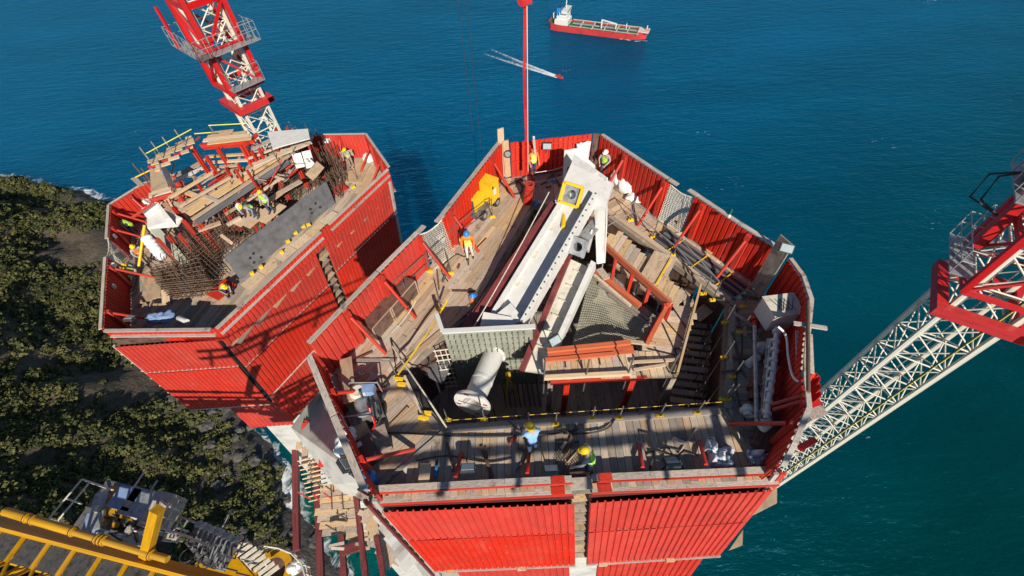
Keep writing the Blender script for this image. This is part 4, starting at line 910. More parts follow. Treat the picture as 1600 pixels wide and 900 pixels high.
def sign(px0, py0, z, wdir, nrm_, w_, h_, lab, marks=3):
    p = at(px0, py0, z)+nrm_*.1; T = thing('sign', lab, 'sign', p, 'paper notices on the parapets'); wd = V(wdir).normalized()
    bar('sheet', p-wd*w_/2, p+wd*w_/2, .012, h_, 'paper', T, up=UP)
    for k in range(marks): y = h_*(.3-.6*k/max(marks-1, 1)); l_ = w_*(.38 if k % 2 == 0 else .3); bar('print_line', p+nrm_*.009-wd*l_+UP*y, p+nrm_*.009+wd*l_+UP*y, .004, h_*.07, 'ink', T)
    return T
dFA = dirFA.to_3d(); dBC = dirBC.to_3d()
sign(621, 408, 1.35, dFA, inFA, .42, .3, 'white notice of text lines on the left parapet, nearer the crates', 4)
sign(635, 394, 1.35, dFA, inFA, .36, .34, 'white notice with a symbol on the left parapet beside the net', 2)
sign(742, 272, 1.3, dFA, inFA, .36, .4, 'pale notice with text above the yellow generator', 4)
sign(752, 262, 1.45, dFA, inFA, .46, .44, 'pale notice with a round symbol above the yellow generator', 1)
sign(1117, 333, 1.45, dBC, inBC, .6, .3, 'white lettered notice beside the right-hand net', 3)
sign(1141, 352, 1.35, dBC, inBC, .65, .36, 'white notice with a dark picture above the timber trestle', 2)
sign(1017, 277, 1.2, dBC, inBC, .28, .34, 'small black and white notice on the right-back parapet', 3)
sign(533, 660, 1.1, (F1-E1), inEF, .4, .3, 'pale notice hanging on the left corner parapet', 4)
def net(a, b, c, d, lab, nm='safety_net', mt_='rope', nu=14, nv=12, sag=.25, r_=.012):
    T = thing(nm, lab, 'net', (a+b)/2); mb = MB(); nn = (b-a).cross(d-a).normalized()
    def pt(u, v): return lin(lin(a, b, u), lin(d, c, u), v)+nn*sag*math.sin(math.pi*u)*math.sin(math.pi*v*.9)*.6+UP*(-sag*.5*math.sin(math.pi*u)*(1-v))+nn*.03*noise.noise(V((u*9, v*9, a.x)))
    for k in range(-nv, nu+1):
        for sgn in (1, -1):
            pts = []
            for s in range(nv+1):
                u = (k+s)/nu; v_ = s/nv
                if sgn < 0: u = 1-u
                if 0 <= u <= 1: pts.append(pt(u, v_))
            if len(pts) > 1: mb.path(pts, r_, 3)
    o = mb.build('netting', mt_, T); o['kind'] = 'stuff'
    mb = MB(); mb.path([pt(i/10, 0) for i in range(11)], .03, 5); mb.build('head_rope', mt_, T); mb = MB(); mb.path([pt(i/10, 1) for i in range(11)], .03, 5); mb.build('foot_rope', mt_, T)
    return T
net(g0+UP*-.1, g1+UP*-.1, V((g1.x, g1.y, .03))+inFA*.35, V((g0.x, g0.y, .03))+inFA*.35, 'knotted rope net closing the gap in the left parapet')
net(g2+UP*-.1, g3+UP*-.1, V((g3.x, g3.y, .03))+inBC*.2, V((g2.x, g2.y, .03))+inBC*.2, 'knotted rope net closing the gap in the right-back parapet')
for (p, d) in ((g0, dFA), (g1, -dFA), (g2, dBC), (g3, -dBC)): tag(bar('rail_end', p+UP*.09-d*.1, p+UP*.09+d*.35, .2, .05, 'rail_wood'), 'short grey plank end jutting into a netted parapet gap', 'plank', 'plank ends at the netted gaps')
nf = at(893, 668, .07), at(950, 668, .07); net(at(868, 690, .05), at(905, 690, .05), at(908, 742, .05), at(862, 742, .05), 'dark net spread flat on the front deck behind the slot', 'net', 'cable', 9, 8, 0, .008)
tag(bar('placard', at(687, 366, .05), at(699, 376, .05), .5, .02, 'paper'), 'white sheet lying on the deck beside the left net', 'sheet')
# ---- white sack heap and tarpaulins
def heap(nm, pts, mt_, lab, cat, z=0.0, amp=.35):
    mb = MB()
    for k, (x, y, rx, ry, rz) in enumerate(pts): mb.lump(at(x, y, z)+UP*rz*.55, rx, ry, rz, seed=k+x*.1, amp=amp, n=20, m_=12, fl=rz*.54)
    return tag(mb.build(nm, mt_, smooth=True), lab, cat)
heap('sack_heap', [(978, 296, .55, .5, .5), (963, 288, .35, .4, .5), (992, 300, .4, .35, .35), (990, 312, .38, .25, .2), (1003, 314, .3, .2, .13)], 'white_cloth', 'heap of white plastic sacks by the right-back parapet', 'sacks')
heap('sack', [(546, 700, .35, .42, .45), (552, 690, .25, .25, .6)], 'white_cloth', 'crumpled white sack in the left front corner', 'sack')
def drape(pts, z, h_, mt_, lab, seed=0):
    A_, B_, C_, D_ = [at(x, y, z) for x, y in pts]; n_ = 22; mb = MB()
    for i in range(n_+1):
        for j in range(n_+1):
            u, v_ = i/n_, j/n_; e = min(u, 1-u, v_, 1-v_); q = lin(lin(A_, B_, u), lin(D_, C_, u), v_)
            w_ = V((noise.noise(V((u*2.2, v_*2.2, seed+5))), noise.noise(V((u*2.2, v_*2.2, seed+9))), 0))*.22
            k_ = abs(noise.noise(V((u*3+v_*1.5, v_*2.2-u, seed))))+.55*abs(noise.noise(V((u*7, v_*7+u*3, seed+2))))
            mb.v.append(tuple(q+w_+UP*(.02+h_*k_*min(1, e*5+.15))))
    for i in range(n_):
        for j in range(n_): mb.f.append((i*(n_+1)+j, (i+1)*(n_+1)+j, (i+1)*(n_+1)+j+1, i*(n_+1)+j+1)); mb.mi.append(0)
    o = mb.build('tarpaulin', mt_, smooth=True); o.modifiers.new('t', 'SOLIDIFY').thickness = .01; return tag(o, lab, 'tarpaulin')
drape(((1104, 686), (1138, 700), (1148, 730), (1103, 735)), 0, .55, 'tarp_pale', 'pale blue tarpaulin crumpled on the front deck', 1)
drape(((1168, 710), (1200, 706), (1208, 726), (1168, 728)), 0, .6, 'tarp_pale', 'grey-white sheeting bundled in the right front corner', 4)
drape(((1222, 525), (1242, 515), (1240, 575), (1222, 570)), .1, .5, 'blue', 'deep blue tarpaulin behind the pipe rack', 8)
# white sheet draped on the back parapet
mb = MB(); a, b = at(900, 222, 1.7), at(922, 218, 1.9); rows = []
for i in range(9):
    for j in range(9):
        u, v_ = i/8, j/8; mb.v.append(tuple(lin(a, b, u)+V((.05*math.sin(u*9+v_*3), -.12-.45*v_**1.5-.06*math.sin(u*14), -1.5*v_))))
for i in range(8):
    for j in range(8): mb.f.append((i*9+j, (i+1)*9+j, (i+1)*9+j+1, i*9+j+1)); mb.mi.append(0)
o = mb.build('draped_sheet', 'white_cloth', smooth=True); o.modifiers.new('t', 'SOLIDIFY').thickness = .01; tag(o, 'white sheet draped down the back parapet behind the anchor box', 'sheet')
# ---- barrel, boxes, boards in left-front corner
p = at(579, 752); T = thing('barrel', 'blue plastic barrel in the left front corner', 'barrel', p); mb = MB(); mb.lathe(p, UP, [(0, 0), (0, .24), (.1, .27), (.3, .26), (.5, .27), (.62, .25), (.66, .2), (.66, 0)], 20); mb.build('drum', 'hel_blue', T); mb = MB(); mb.lathe(p+UP*.66, UP, [(0, .2), (.03, .2), (.03, 0)], 20); mb.build('lid', 'hel_blue', T)
for (x, y, d, sx_, sy_, h_, mt_, lab) in ((590, 695, (.9, .4), .42, .38, .35, 'wood_grey', 'grey timber box in the left front corner'), (568, 716, (.8, .55), .5, .4, .45, 'ply_brown', 'dark brown box with a printed label in the left front corner'), (566, 682, (.8, .5), .3, .3, .4, 'ply', 'small cardboard box beside the red prop')):
    p = at(x, y); T = thing('box', lab, 'box', p); d = V((*d, 0)).normalized(); n_ = V((-d.y, d.x, 0)); mb = MB(); mb.obox(p+UP*h_/2, d*sx_, n_*sy_, UP*h_/2); mb.build('body', mt_, T)
    mb = MB(); mb.obox(p+UP*(h_+.015), d*(sx_+.02), n_*(sy_+.02), UP*.015); mb.build('lid', mt_, T)
    if mt_ == 'ply_brown': bar('label', p+UP*(h_+.034)-d*.2+n_*.25, p+UP*(h_+.034)+d*.2+n_*.25, .16, .006, 'paper', T)
for (x0, y0, x1, y1, z0, z1, w_, mt_, lab) in ((540, 560, 547, 628, .5, .75, .42, 'ply', 'broad plywood board leaning behind the hydraulic pump'), (492, 540, 520, 566, 1.5, .3, .45, 'ply', 'plywood board leaning in the left corner of the parapet'), (655, 740, 672, 740, .3, .3, .6, 'wood_new', 'fresh plywood panel lying by the front parapet'), (1000, 690, 1012, 738, .09, .09, .15, 'wood_grey', 'dark plank lying across the front deck'), (556, 612, 562, 640, .06, .06, .3, 'ply_brown', 'dark board lying under the hydraulic pump')):
    tag(bar('board', at(x0, y0, z0), at(x1, y1, z1), w_, .04, mt_), lab, 'board')
# dark red trough near the pipe rack
tag(bar('steel_trough', at(1188, 700, .25), at(1216, 640, .25), .55, .4, 'ply_brown'), 'dark red steel trough on the right front deck', 'trough')
# ---- black steel bars bundle on right-back deck
T = thing('steel_plank_stack', 'stack of long black scaffold planks on the right-back deck', 'planks', at(1090, 405))
for k in range(7):
    o_ = V((dBC.y, -dBC.x, 0))*(-.42+.14*k); bar('scaffold_plank', at(1034, 366, .1+.03*(k % 3))+o_, at(1158, 456, .1+.03*(k % 3))+o_, .125, .06, 'dark' if k % 2 else 'black_plate', T)
for k in range(3): t = .2+.3*k; p = lin(at(1034, 366, .2), at(1158, 456, .2), t); o_ = V((dBC.y, -dBC.x, 0)); bar('tie_strip', p-o_*.5, p+o_*.5, .04, .02, 'yellow', T)
# timber trestle
T = thing('trestle', 'light timber trestle leaning on the right-back parapet', 'trestle', at(1128, 372))
for (x0, y0, z0, x1, y1, z1) in ((1098, 372, .05, 1111, 354, .9), (1111, 354, .9, 1152, 380, .9), (1110, 356, .9, 1149, 385, .5), (1149, 386, .1, 1153, 378, .9), (1108, 370, .05, 1112, 354, .9), (1098, 366, .3, 1135, 395, .3)):
    bar('timber', at(x0, y0, z0), at(x1, y1, z1), .07, .05, 'wood_new', T)
tag(bar('channel', at(1104, 374, .12), at(1136, 396, .12), .22, .16, 'red_steel'), 'red steel channel lying under the timber trestle', 'channel')
# ---- guard posts with yellow brackets along walkways
GP = [(700, 658), (757, 657), (826, 664), (868, 664), (925, 655), (967, 654), (1030, 650), (1088, 646), (621, 590), (665, 655), (690, 485), (672, 425), (722, 375), (705, 428), (640, 470), (770, 340), (930, 345), (985, 345), (945, 368), (1020, 372), (1052, 400), (1098, 460), (1112, 470), (1132, 505), (1130, 560), (1128, 625), (1160, 480), (1155, 520), (1143, 590), (1136, 625)]
for k, (x, y) in enumerate(GP):
    p = at(x, y); T = thing('guard_post', 'yellow-footed guard post on the core edge of the near deck', 'guard post', p, 'guard posts around the core')
    bar('bracket', p-V((.12, 0, -.05)), p+V((.12, 0, .05)), .1, .09, 'yellow', T); bar('clamp', p+V((.02, -.06, .1)), p+V((.02, .06, .1)), .06, .12, 'yellow', T)
    rod('tube', p, p+UP*(1.15 if k not in (0, 1, 2, 3, 4, 5, 6, 7) else .95), .024, 'steel', T)
def rail(pts, z, lab, r_=.022, mt_='steel', nm='guard_rail', cat='rail'):
    T = thing(nm, lab, cat, at(*pts[0], z))
    for a, b in zip(pts[:-1], pts[1:]): rod('tube', at(*a, z), at(*b, z), r_, mt_, T)
    return T
T = thing('barrier_tape', 'yellow and black striped tape along the front edge of the core', 'tape', at(690, 655, .25))
for k in range(44): a, b = lin(at(697, 657, .3), at(1128, 628, .3), k/44), lin(at(697, 657, .3), at(1128, 628, .3), (k+1)/44); rod('stripe', a, b, .010, 'yellow' if k % 2 else 'dark', T)
def rail_w(P, zs, lab, mt_='steel', r_=.022):
    T = thing('guard_rail', lab, 'rail', P[0])
    for z in zs:
        for a, b in zip(P[:-1], P[1:]): rod('tube', V((a.x, a.y, z)), V((b.x, b.y, z)), r_, mt_, T)
    return T
rail_w([at(575, 512), at(672, 425), at(722, 375), at(770, 340)], (.55, 1.1), 'dark tubular guard rail along the left walkway', 'steel')
rail_w([at(945, 368), at(985, 345), at(1052, 400), at(1112, 470)], (.55, 1.1), 'grey tubular guard rail along the right-back walkway', 'galv')
rail_w([at(836, 300), at(862, 296), at(880, 290)], (.6, 1.15), 'pale tubular rail across the back walkway', 'galv')
T = thing('barrier_tape', 'yellow barrier tape sagging along the left edge of the core', 'tape', at(640, 590, .9))
tp_ = [at(x, y, z) for x, y, z in ((622, 585, 1.0), (640, 560, .8), (668, 520, .9), (690, 485, .7), (700, 468, 1.0))]
mb = MB()
for a, b in zip(tp_[:-1], tp_[1:]): mb.beam(a, b, .012, .1)
mb.build('tape', 'yellow', T)
rope_l = [(618, 548, .3), (660, 610, .5), (698, 668, .3)]
mb = MB(); mb.path([at(x, y, z) for x, y, z in rope_l], .03, 6); tag(mb.build('rope', 'rope'), 'white lifting rope stretched over the left front corner of the core', 'rope')
mb = MB(); mb.path([at(x, y, z) for x, y, z in ((612, 540, .3), (656, 604, .5), (692, 660, .3), (698, 668, .2))], .025, 6); tag(mb.build('rope', 'rope'), 'second white rope running beside the lifting rope', 'rope')
for k, (a, b, lab) in enumerate((((735, 520, .9), (858, 300, 2.2), 'long white rope tied along the maroon rail of the anchor box'), ((790, 415, .2), (858, 325, .2), 'pale rope handrail strung through the core'), ((650, 470, 1.0), (612, 520, 1.0), 'thin pale line along the left walkway'))):
    A_, B_ = at(*a), at(*b); mb = MB(); mb.path([lin(A_, B_, t/8)-UP*.12*math.sin(math.pi*t/8) for t in range(9)], .022, 6); tag(mb.build('rope', 'rope'), lab, 'rope')
# long inclined timber on left core edge
T = thing('fender_timber', 'long timber with yellow end brackets on the left front corner of the deck', 'timber', at(650, 625)); bar('timber', at(632, 588, .12), at(664, 656, .12), .1, .12, 'wood_new', T); bar('strip', at(640, 585, .1), at(672, 648, .1), .2, .06, 'dark', T)
for (x, y) in ((624, 592), (628, 600), (660, 652), (668, 645)): bar('bracket', at(x-6, y, .2), at(x+6, y+1, .2), .12, .1, 'yellow', T)
# tubular frame on front deck
T = thing('tube_frame', 'dark tubular frame with floodlight standing on the front deck', 'frame', at(1045, 720))
for (x0, y0, z0, x1, y1, z1) in ((1014, 736, .05, 1024, 704, .6), (1024, 704, .6, 1060, 712, .6), (1024, 718, .3, 1058, 725, .3), (1060, 712, .6, 1068, 735, .05), (1032, 736, .05, 1070, 702, .5)): rod('tube', at(x0, y0, z0), at(x1, y1, z1), .028, 'dark', T)
# small loose tools
for (x0, y0, x1, y1, mt_, nm, lab) in ((794, 692, 807, 683, 'red_steel', 'spanner', 'red pipe wrench on the front deck'), (683, 720, 681, 745, 'hel_blue', 'level', 'blue spirit level propped at the front parapet'), (853, 738, 868, 739, 'tarp_blue', 'toolbox', 'pale blue tool tray by the front parapet')):
    T = thing(nm, lab, nm, at(x0, y0)); bar('body', at(x0, y0, .06), at(x1, y1, .06), .08, .06, mt_, T); bar('grip', at(x0, y0, .1), lin(at(x0, y0, .1), at(x1, y1, .1), .3), .05, .05, 'dark', T)
# ---- right side: control cabinet and pipe rack
p = at(1216, 505, .3); T = thing('control_cabinet', 'white control cabinet on a frame by the right parapet', 'cabinet', at(1214, 520))
c = at(1217, 488, 1.1); mb = MB(); mb.obox(c, V((.55, .05, 0)), V((-.05, .42, 0)), UP*.42); mb.build('box', 'white', T)
mb = MB(); mb.obox(c+UP*.44, V((.58, .05, 0)), V((-.05, .45, 0)), UP*.02); mb.build('lid', 'cream', T)
for k in range(4): rod('lid_mark', c+V((-.3+.15*k, -.25, .47)), c+V((-.05+.15*k, .25, .47)), .01, 'dark', T); rod('lid_mark', c+V((.3-.15*k, -.25, .47)), c+V((.05-.15*k, .25, .47)), .01, 'dark', T)
for sx_ in (-1, 1):
    for sy_ in (-1, 1): q_ = c+V((.48*sx_, .36*sy_, 0)); rod('leg', V((q_.x, q_.y, 0)), q_-UP*.4, .04, 'steel', T)
T = thing('pipe_rack', 'white flanged concrete pipes standing on the right deck', 'pipes', at(1195, 600))
def pipe(pts, r_, mt_, fl=0):
    P = [at(*q) for q in pts]; mb = MB(); mb.path(P, r_, 10); mb.build('pipe', mt_, T, smooth=True); L_ = (P[-1]-P[0])
    for k in range(fl): q_ = lin(P[0], P[-1], (k+.5)/fl); mb = MB(); mb.lathe(q_-L_.normalized()*.05, L_, [(0, r_), (0, r_*1.6), (.1, r_*1.6), (.1, r_)], 12); mb.build('flange', mt_, T)
pipe([(1214, 512, 1.0), (1208, 580, 1.0), (1197, 655, 1.0)], .085, 'white', 9); pipe([(1204, 530, .8), (1193, 660, .8)], .065, 'galv', 4); pipe([(1200, 530, .6), (1189, 660, .6)], .05, 'cream', 5)
pipe([(1179, 510, .7), (1182, 655, .7)], .07, 'galv', 0)
for k in range(7): y = 520+k*20; rod('lattice', at(1179, y, .7), at(1186, y+10, .5), .02, 'galv', T)
pipe([(1182, 490, .4), (1180, 512, .4)], .13, 'red_steel', 1); pipe([(1195, 650, 1.0), (1200, 662, .8), (1192, 668, .5)], .16, 'white', 1); pipe([(1170, 650, .3), (1168, 634, .3)], .16, 'white', 1); pipe([(1176, 625, .3), (1178, 590, .3)], .13, 'maroon', 1)
for (x, y) in ((1186, 545), (1190, 600), (1184, 650)): rod('stand', at(x, y, 0), at(x, y, .9), .04, 'steel', T)
for (x0, y0, x1, y1) in ((1206, 632, 1256, 618), (1208, 640, 1258, 626)): rod('red_stay', at(x0, y0, 1.2), at(x1, y1, 1.9), .06, 'red_steel', T)
mb = MB(); mb.lump(at(1190, 545, .3), .3, .3, .3, seed=4, amp=.3); mb.build('pump_housing', 'galv', T, smooth=True); mb = MB(); mb.lathe(at(1168, 570, .3), V((1, .6, .2)), [(0, 0), (0, .14), (.5, .14), (.5, 0)], 12); mb.build('motor', 'white', T)
p = at(1220, 567, .12); T = thing('rope_coil', 'brown rope coil hung behind the pipe rack', 'rope'); 
mb = MB()
for k in range(4): mb.path([p+V((.3*math.cos(t*.42), .42*math.sin(t*.42), .05*k)) for t in range(16)], .035, 6)
mb.build('coil', 'wood', T)
# poles and planks outside the right wall
tag(rod('scaffold_pole', at(1262, 470, 2.2), at(1263, 612, 2.2), .06, 'rebar'), 'rusty scaffold pole along the outside of the right parapet', 'pole')
for k, (x0, y0, x1, y1, z, w_, lab) in enumerate(((1240, 505, 1292, 513, 2.1, .14, 'grey plank poking out over the sea above the red cladding'), (1256, 520, 1258, 580, 1.6, .5, 'broad plank platform outside the right parapet'), (1262, 650, 1288, 640, 1.2, .3, 'short plank stub on the right front corner bracket'))):
    tag(bar('plank', at(x0, y0, z), at(x1, y1, z), w_, .06, 'rail_wood'), lab, 'plank')
T = thing('cladding_box', 'red corrugated cladding jutting out of the right parapet', 'cladding', at(1268, 600, 0))
a, b = at(1258, 585, 1.4), at(1278, 585, 1.4); corr('sheet', a, b, b-UP*2+V((0, -.5, 0)), a-UP*2+V((0, -.5, 0)), T); c2 = at(1280, 620, 1.0); corr('sheet', b, c2, c2-UP*2, b-UP*2, T)
# white cloth tie-ups at wall props and green lamp post
T = thing('laser_post', 'small green marker lamp on the right-back parapet', 'lamp', at(1139, 338, 2.0)); rod('post', at(1139, 338, 2.0), at(1139, 338, 2.0)+UP*.35, .04, 'deck_green', T); mb = MB(); p = at(1139, 338, 2.35); mb.lump(p, .07, .07, .09, amp=0); mb.build('lens', 'white', T)
# debris planks in far corner behind (between generator and back wall), brown crates behind box
for (x, y, s, mt_, lab) in ((930, 262, .35, 'ply_brown', 'dark crate behind the white anchor box head'), (845, 262, .3, 'wood', 'timber offcut pile by the back parapet'), (1058, 352, .18, 'dark', 'black tool box beside the scaffold plank stack')):
    p = at(x, y); T = thing('crate', lab, 'crate', p); mb = MB(); mb.obox(p+UP*s, V((s, .1*s, 0)), V((-.1*s, s, 0)), UP*s); mb.build('box', mt_, T); mb = MB(); mb.obox(p+UP*(2*s+.02), V((s*1.05, 0, 0)), V((0, s*1.05, 0)), UP*.02); mb.build('lid', mt_, T)
tag(bar('lance', at(838, 262, .3), at(834, 214, 2.6), .09, .09, 'white'), 'white and yellow post standing by the back parapet', 'post')
T = thing('wheel_gauge', 'round dark gauge hung on the back corner board', 'gauge', at(793, 238, 1.3)); mb = MB(); mb.lathe(at(793, 238, 1.4)-V((0, .12, 0)), V((0, -1, .2)), [(0, .2), (.05, .2), (.05, .15), (.03, .15), (.03, 0)], 18); mb.build('dial', 'dark', T); mb = MB(); mb.lathe(at(793, 238, 1.4)-V((0, .16, 0)), V((0, -1, .2)), [(0, .14), (.005, 0)], 18); mb.build('face', 'galv', T)

# loose site litter on the near deck
rl4 = random.Random(41)
lit = thing('offcuts', 'scattered timber offcuts and rods littering the near deck', 'offcuts', at(640, 600)); spots = [(570, 600, 60, 60), (700, 400, 40, 60), (1060, 400, 60, 40), (1160, 560, 20, 90), (900, 700, 200, 30), (850, 285, 40, 12), (1180, 440, 25, 25), (560, 700, 20, 40)]
for k in range(90):
    x, y, sx_, sy_ = rl4.choice(spots); c = at(x+rl4.uniform(-sx_, sx_), y+rl4.uniform(-sy_, sy_), .05); a = rl4.uniform(0, 3.14); L_ = rl4.uniform(.12, .6); d = V((math.cos(a), math.sin(a), 0))*L_
    if not (-6 < c.x < 9.5 and c.y > 4.2) or inside(c.x, c.y, [p.to_2d() for p in ring]): continue
    bar('offcut', c-d, c+d, rl4.uniform(.03, .12), rl4.uniform(.03, .07), rl4.choice(('wood_new', 'wood', 'rebar', 'steel', 'ply_brown')), lit)
for k, (pts, lab) in enumerate((([(700, 440), (690, 420), (712, 398), (730, 400), (760, 372)], 'black cable looping along the left walkway'), ([(1010, 360), (1040, 372), (1075, 420), (1110, 440), (1150, 470)], 'black cable along the right-back walkway'), ([(1150, 480), (1160, 540), (1150, 600), (1165, 660)], 'black cable along the right deck planks'), ([(650, 720), (700, 712), (760, 722), (800, 716)], 'thin black cable on the front deck near the left end'), ([(1000, 715), (1040, 700), (1090, 712)], 'thin black cable on the front deck near the tube frame'))):
    hose(pts, .05, .022, lab)
# ================================================================== SECOND TOWER LEG (left)
ZD, ZT = -4.4, -2.6
far = thing('bridge_tower', 'second red-clad tower leg crowded with timber falsework and rebar', 'tower', (-16, 19, -12))
la, lb, lc, ld, le, lg2, lg = [at(*p, ZT) for p in ((160, 514), (336, 512), (606, 262), (570, 210), (497, 211), (225, 287), (172, 320))]
def inw(a, b):
    n_ = (b-a).cross(UP).normalized(); c = V((-15.5, 19.5, ZT))
    return n_ if n_.dot(c-a) > 0 else -n_
# left wall (two sheets with an open slot between), corner sheets, back-right chamfer
w1, w2 = lin(la, lg, .52), lin(la, lg, .68)
parapet(far, (la, w1), ZD, inw(la, lg), rail=.14, props=(.22, .85), prop_len=1.4); parapet(far, (w2, lg), ZD, inw(la, lg), rail=.14, props=(.3, .8), prop_len=1.4)
parapet(far, (lg, lg2), ZD, inw(lg, lg2), rail=.1, props=(.5,)); parapet(far, (lg2, lin(lg2, le, .18)), ZD, inw(lg2, le), rail=.1)
parapet(far, (le, ld), ZD, inw(le, ld), rail=.08, props=(.45,)); parapet(far, (ld, lc), ZD, inw(ld, lc), rail=.16, props=(.3, .75))
parapet(far, (lin(lg2, le, .55), le), ZD, inw(lg2, le), rail=.1)
far_ref[0] = far
OAB = -inw(la, lb); OBC = -inw(lb, lc)
def face(T, a, b, segs, out, walers=((0.0, .16), (-.45, .16))):
    corr('parapet_sheet', b, a, V((a.x, a.y, -3.6)), V((b.x, b.y, -3.6)), T, rows=1)
    for t0, t1 in segs:
        p, q = lin(a, b, t0), lin(a, b, t1)
        for dz, w_ in walers: bar('waler', p+out*.1+UP*dz, q+out*.1+UP*dz, w_, .07, 'rail_wood', T)
face(far, la, lb, ((.03, .97),), OAB); face(far, lb, lc, ((.0, .53), (.58, .99)), OBC)
shield(far, 180, 540, 338, 529, -3.5, LEAN_L, 7.2, OAB*.04, splits=(.36, 1.0))
a2, b2 = at(180, 540, -3.5)+LEAN_L*7.5, at(338, 529, -3.5)+LEAN_L*7.5; a2 = lin(a2, b2, .38)
corr('shield_panel', b2-OAB*.3, a2-OAB*.3, a2-OAB*.3+LEAN_L*3.9, b2-OAB*.3+LEAN_L*3.9, far, pitch=.3, rows=2)
# the long face: two stacks of panels with an open slot between
def lface(xa, ya, xb, yb, splits, L_):
    shield(far, xa, ya, xb, yb, -3.5, LEAN_L, L_, OBC*.04, splits=splits, pitch=.26, depth=.06)
lface(343, 526, 491, 392, (.28, .62, 1.0), 10.5); lface(506, 378, 606, 286, (.24, 1.0), 10.5)
for (x0, y0, x1, y1, oo) in ((182, 540, 336, 529, OAB), (345, 525, 488, 394, OBC), (508, 376, 604, 288, OBC)):
    a_, b_ = at(x0, y0, -3.5), at(x1, y1, -3.5); mb = MB(); mb.prism([a_-oo*.12+UP*.3, b_-oo*.12+UP*.3, b_-oo*.12+LEAN_L*7.3, a_-oo*.12+LEAN_L*7.3], -oo*.06); mb.build('backing_board', 'ply_brown', far)
p = at(498, 386, -3.5)-OBC*.35
bar('slot_back', p, p+LEAN_L*10, 1.0, .05, 'ply_brown', far, up=OBC)
for k in range(15): c = p+OBC*.12+LEAN_L*(.3+k*.6); d = (lc-lb).normalized(); bar('slot_board', c-d*.42+UP*random.uniform(-.08, .08), c+d*.42, .35, .06, random.choice(('wood', 'wood_grey', 'ply')), far)
bar('corner_batten', at(338, 527, -3.5), at(338, 527, -3.5)+LEAN_L*7.3, .12, .1, 'dark', far, up=OAB); bar('corner_batten', at(608, 284, -3.4)+OBC*.05, at(608, 284, -3.4)+LEAN_L*9, .2, .1, 'rail_wood', far, up=OBC)
bar('corner_batten', at(178, 540, -3.5), at(178, 540, -3.5)+LEAN_L*7.3, .1, .1, 'rail_wood', far, up=OAB)
for k in range(8): c = at(178, 540, -3.5)+LEAN_L*(.8+k*.85); bar('cleat', c-V((.14, 0, 0)), c+V((.12, 0, .05)), .1, .08, 'wood_new', far)
mb = MB(); pr_ = [la, lb, lc, ld, le, lg2, lg]; cc_ = sum(pr_, V((0, 0, 0)))/7; n = 7
for z, s in ((-8.5, .76), (-40, .82), (-205, 1.2)):
    c = cc_+LEAN_L*(-z+ZT)
    for q in pr_: r_ = (q-cc_)*s; mb.v.append((c.x+r_.x, c.y+r_.y, z))
for k in range(2):
    for i in range(n): mb.f.append((k*n+i, k*n+(i+1) % n, (k+1)*n+(i+1) % n, (k+1)*n+i)); mb.mi.append(0)
mb.build('concrete_shaft', 'concrete', far)
# deck
fdeck = thing('working_deck', 'timber deck of the second tower leg around the falsework', 'deck', (-15.5, 19.5, ZD))
poly = [(cc_+(q-cc_)*.985).to_2d() for q in pr_]
planks(poly, (.3, 1), .27, ZD, fdeck, 'wood', mix=('wood_grey', .4), seg=3)
dbc = (lc-lb).normalized(); dbc = V((dbc.x, dbc.y, 0)).normalized(); nbc = V((dbc.y, -dbc.x, 0))
for k in range(6): a = lin(at(382, 449, ZD+.12), at(526, 332, ZD+.12), k/6); b = lin(at(382, 449, ZD+.12), at(526, 332, ZD+.12), (k+.97)/6); bar('walkway_board', a, b, .62, .06, 'wood_new', fdeck)
bar('ply_panel', at(235, 425, ZD+.1), at(232, 470, ZD+.1), 1.2, .04, 'ply', fdeck); bar('ply_panel', at(258, 452, ZD+.55), at(260, 476, ZD+.1), .4, .04, 'ply', fdeck); bar('red_plate', at(332, 465, ZD+.3), at(360, 440, ZD+.3), .9, .05, 'red', fdeck); bar('red_plate', at(520, 300, ZD+.25), at(540, 290, ZD+.25), .8, .05, 'red', fdeck); bar('ply_panel', at(566, 255, ZD+.08), at(552, 285, ZD+.08), 1.1, .05, 'ply', fdeck)
bar('ply_panel', at(540, 236, ZD+1.3), at(544, 244, ZD+.7), .8, .04, 'wood_new', fdeck)
for k, (x, y) in enumerate(((394, 428), (408, 418), (440, 395), (450, 378), (462, 365), (474, 355), (552, 293), (482, 352))): bar('yellow_clamp', at(x-3, y, ZD+.25), at(x+3, y-2, ZD+.25), .14, .14, 'yellow', fdeck)
# dark steel formwork plate with holes
T = thing('formwork_plate', 'long dark steel formwork plate with round holes on the second leg', 'steel plate', (-13, 20, ZD))
tl_, tr_, br_, bl_ = at(352, 402, -2.75), at(510, 284, -2.75), at(524, 318, -4.3), at(376, 437, -4.3)
mb = MB(); mb.prism([tl_, tr_, br_, bl_], -nbc*.08); mb.build('plate', 'black_plate', T)
for (x, y) in ((391, 403), (396, 396), (408, 402), (397, 410), (493, 318), (485, 327), (500, 324), (487, 333)):
    pn_ = (tr_-tl_).cross(bl_-tl_).normalized(); pn_ = pn_ if pn_.dot(nbc) > 0 else -pn_
    c = atP(x, y, tl_, pn_); mb = MB(); mb.lathe(c+pn_*.004, pn_, [(0, .085), (.006, .085), (.006, .0)], 16); mb.build('hole', 'dark', T)
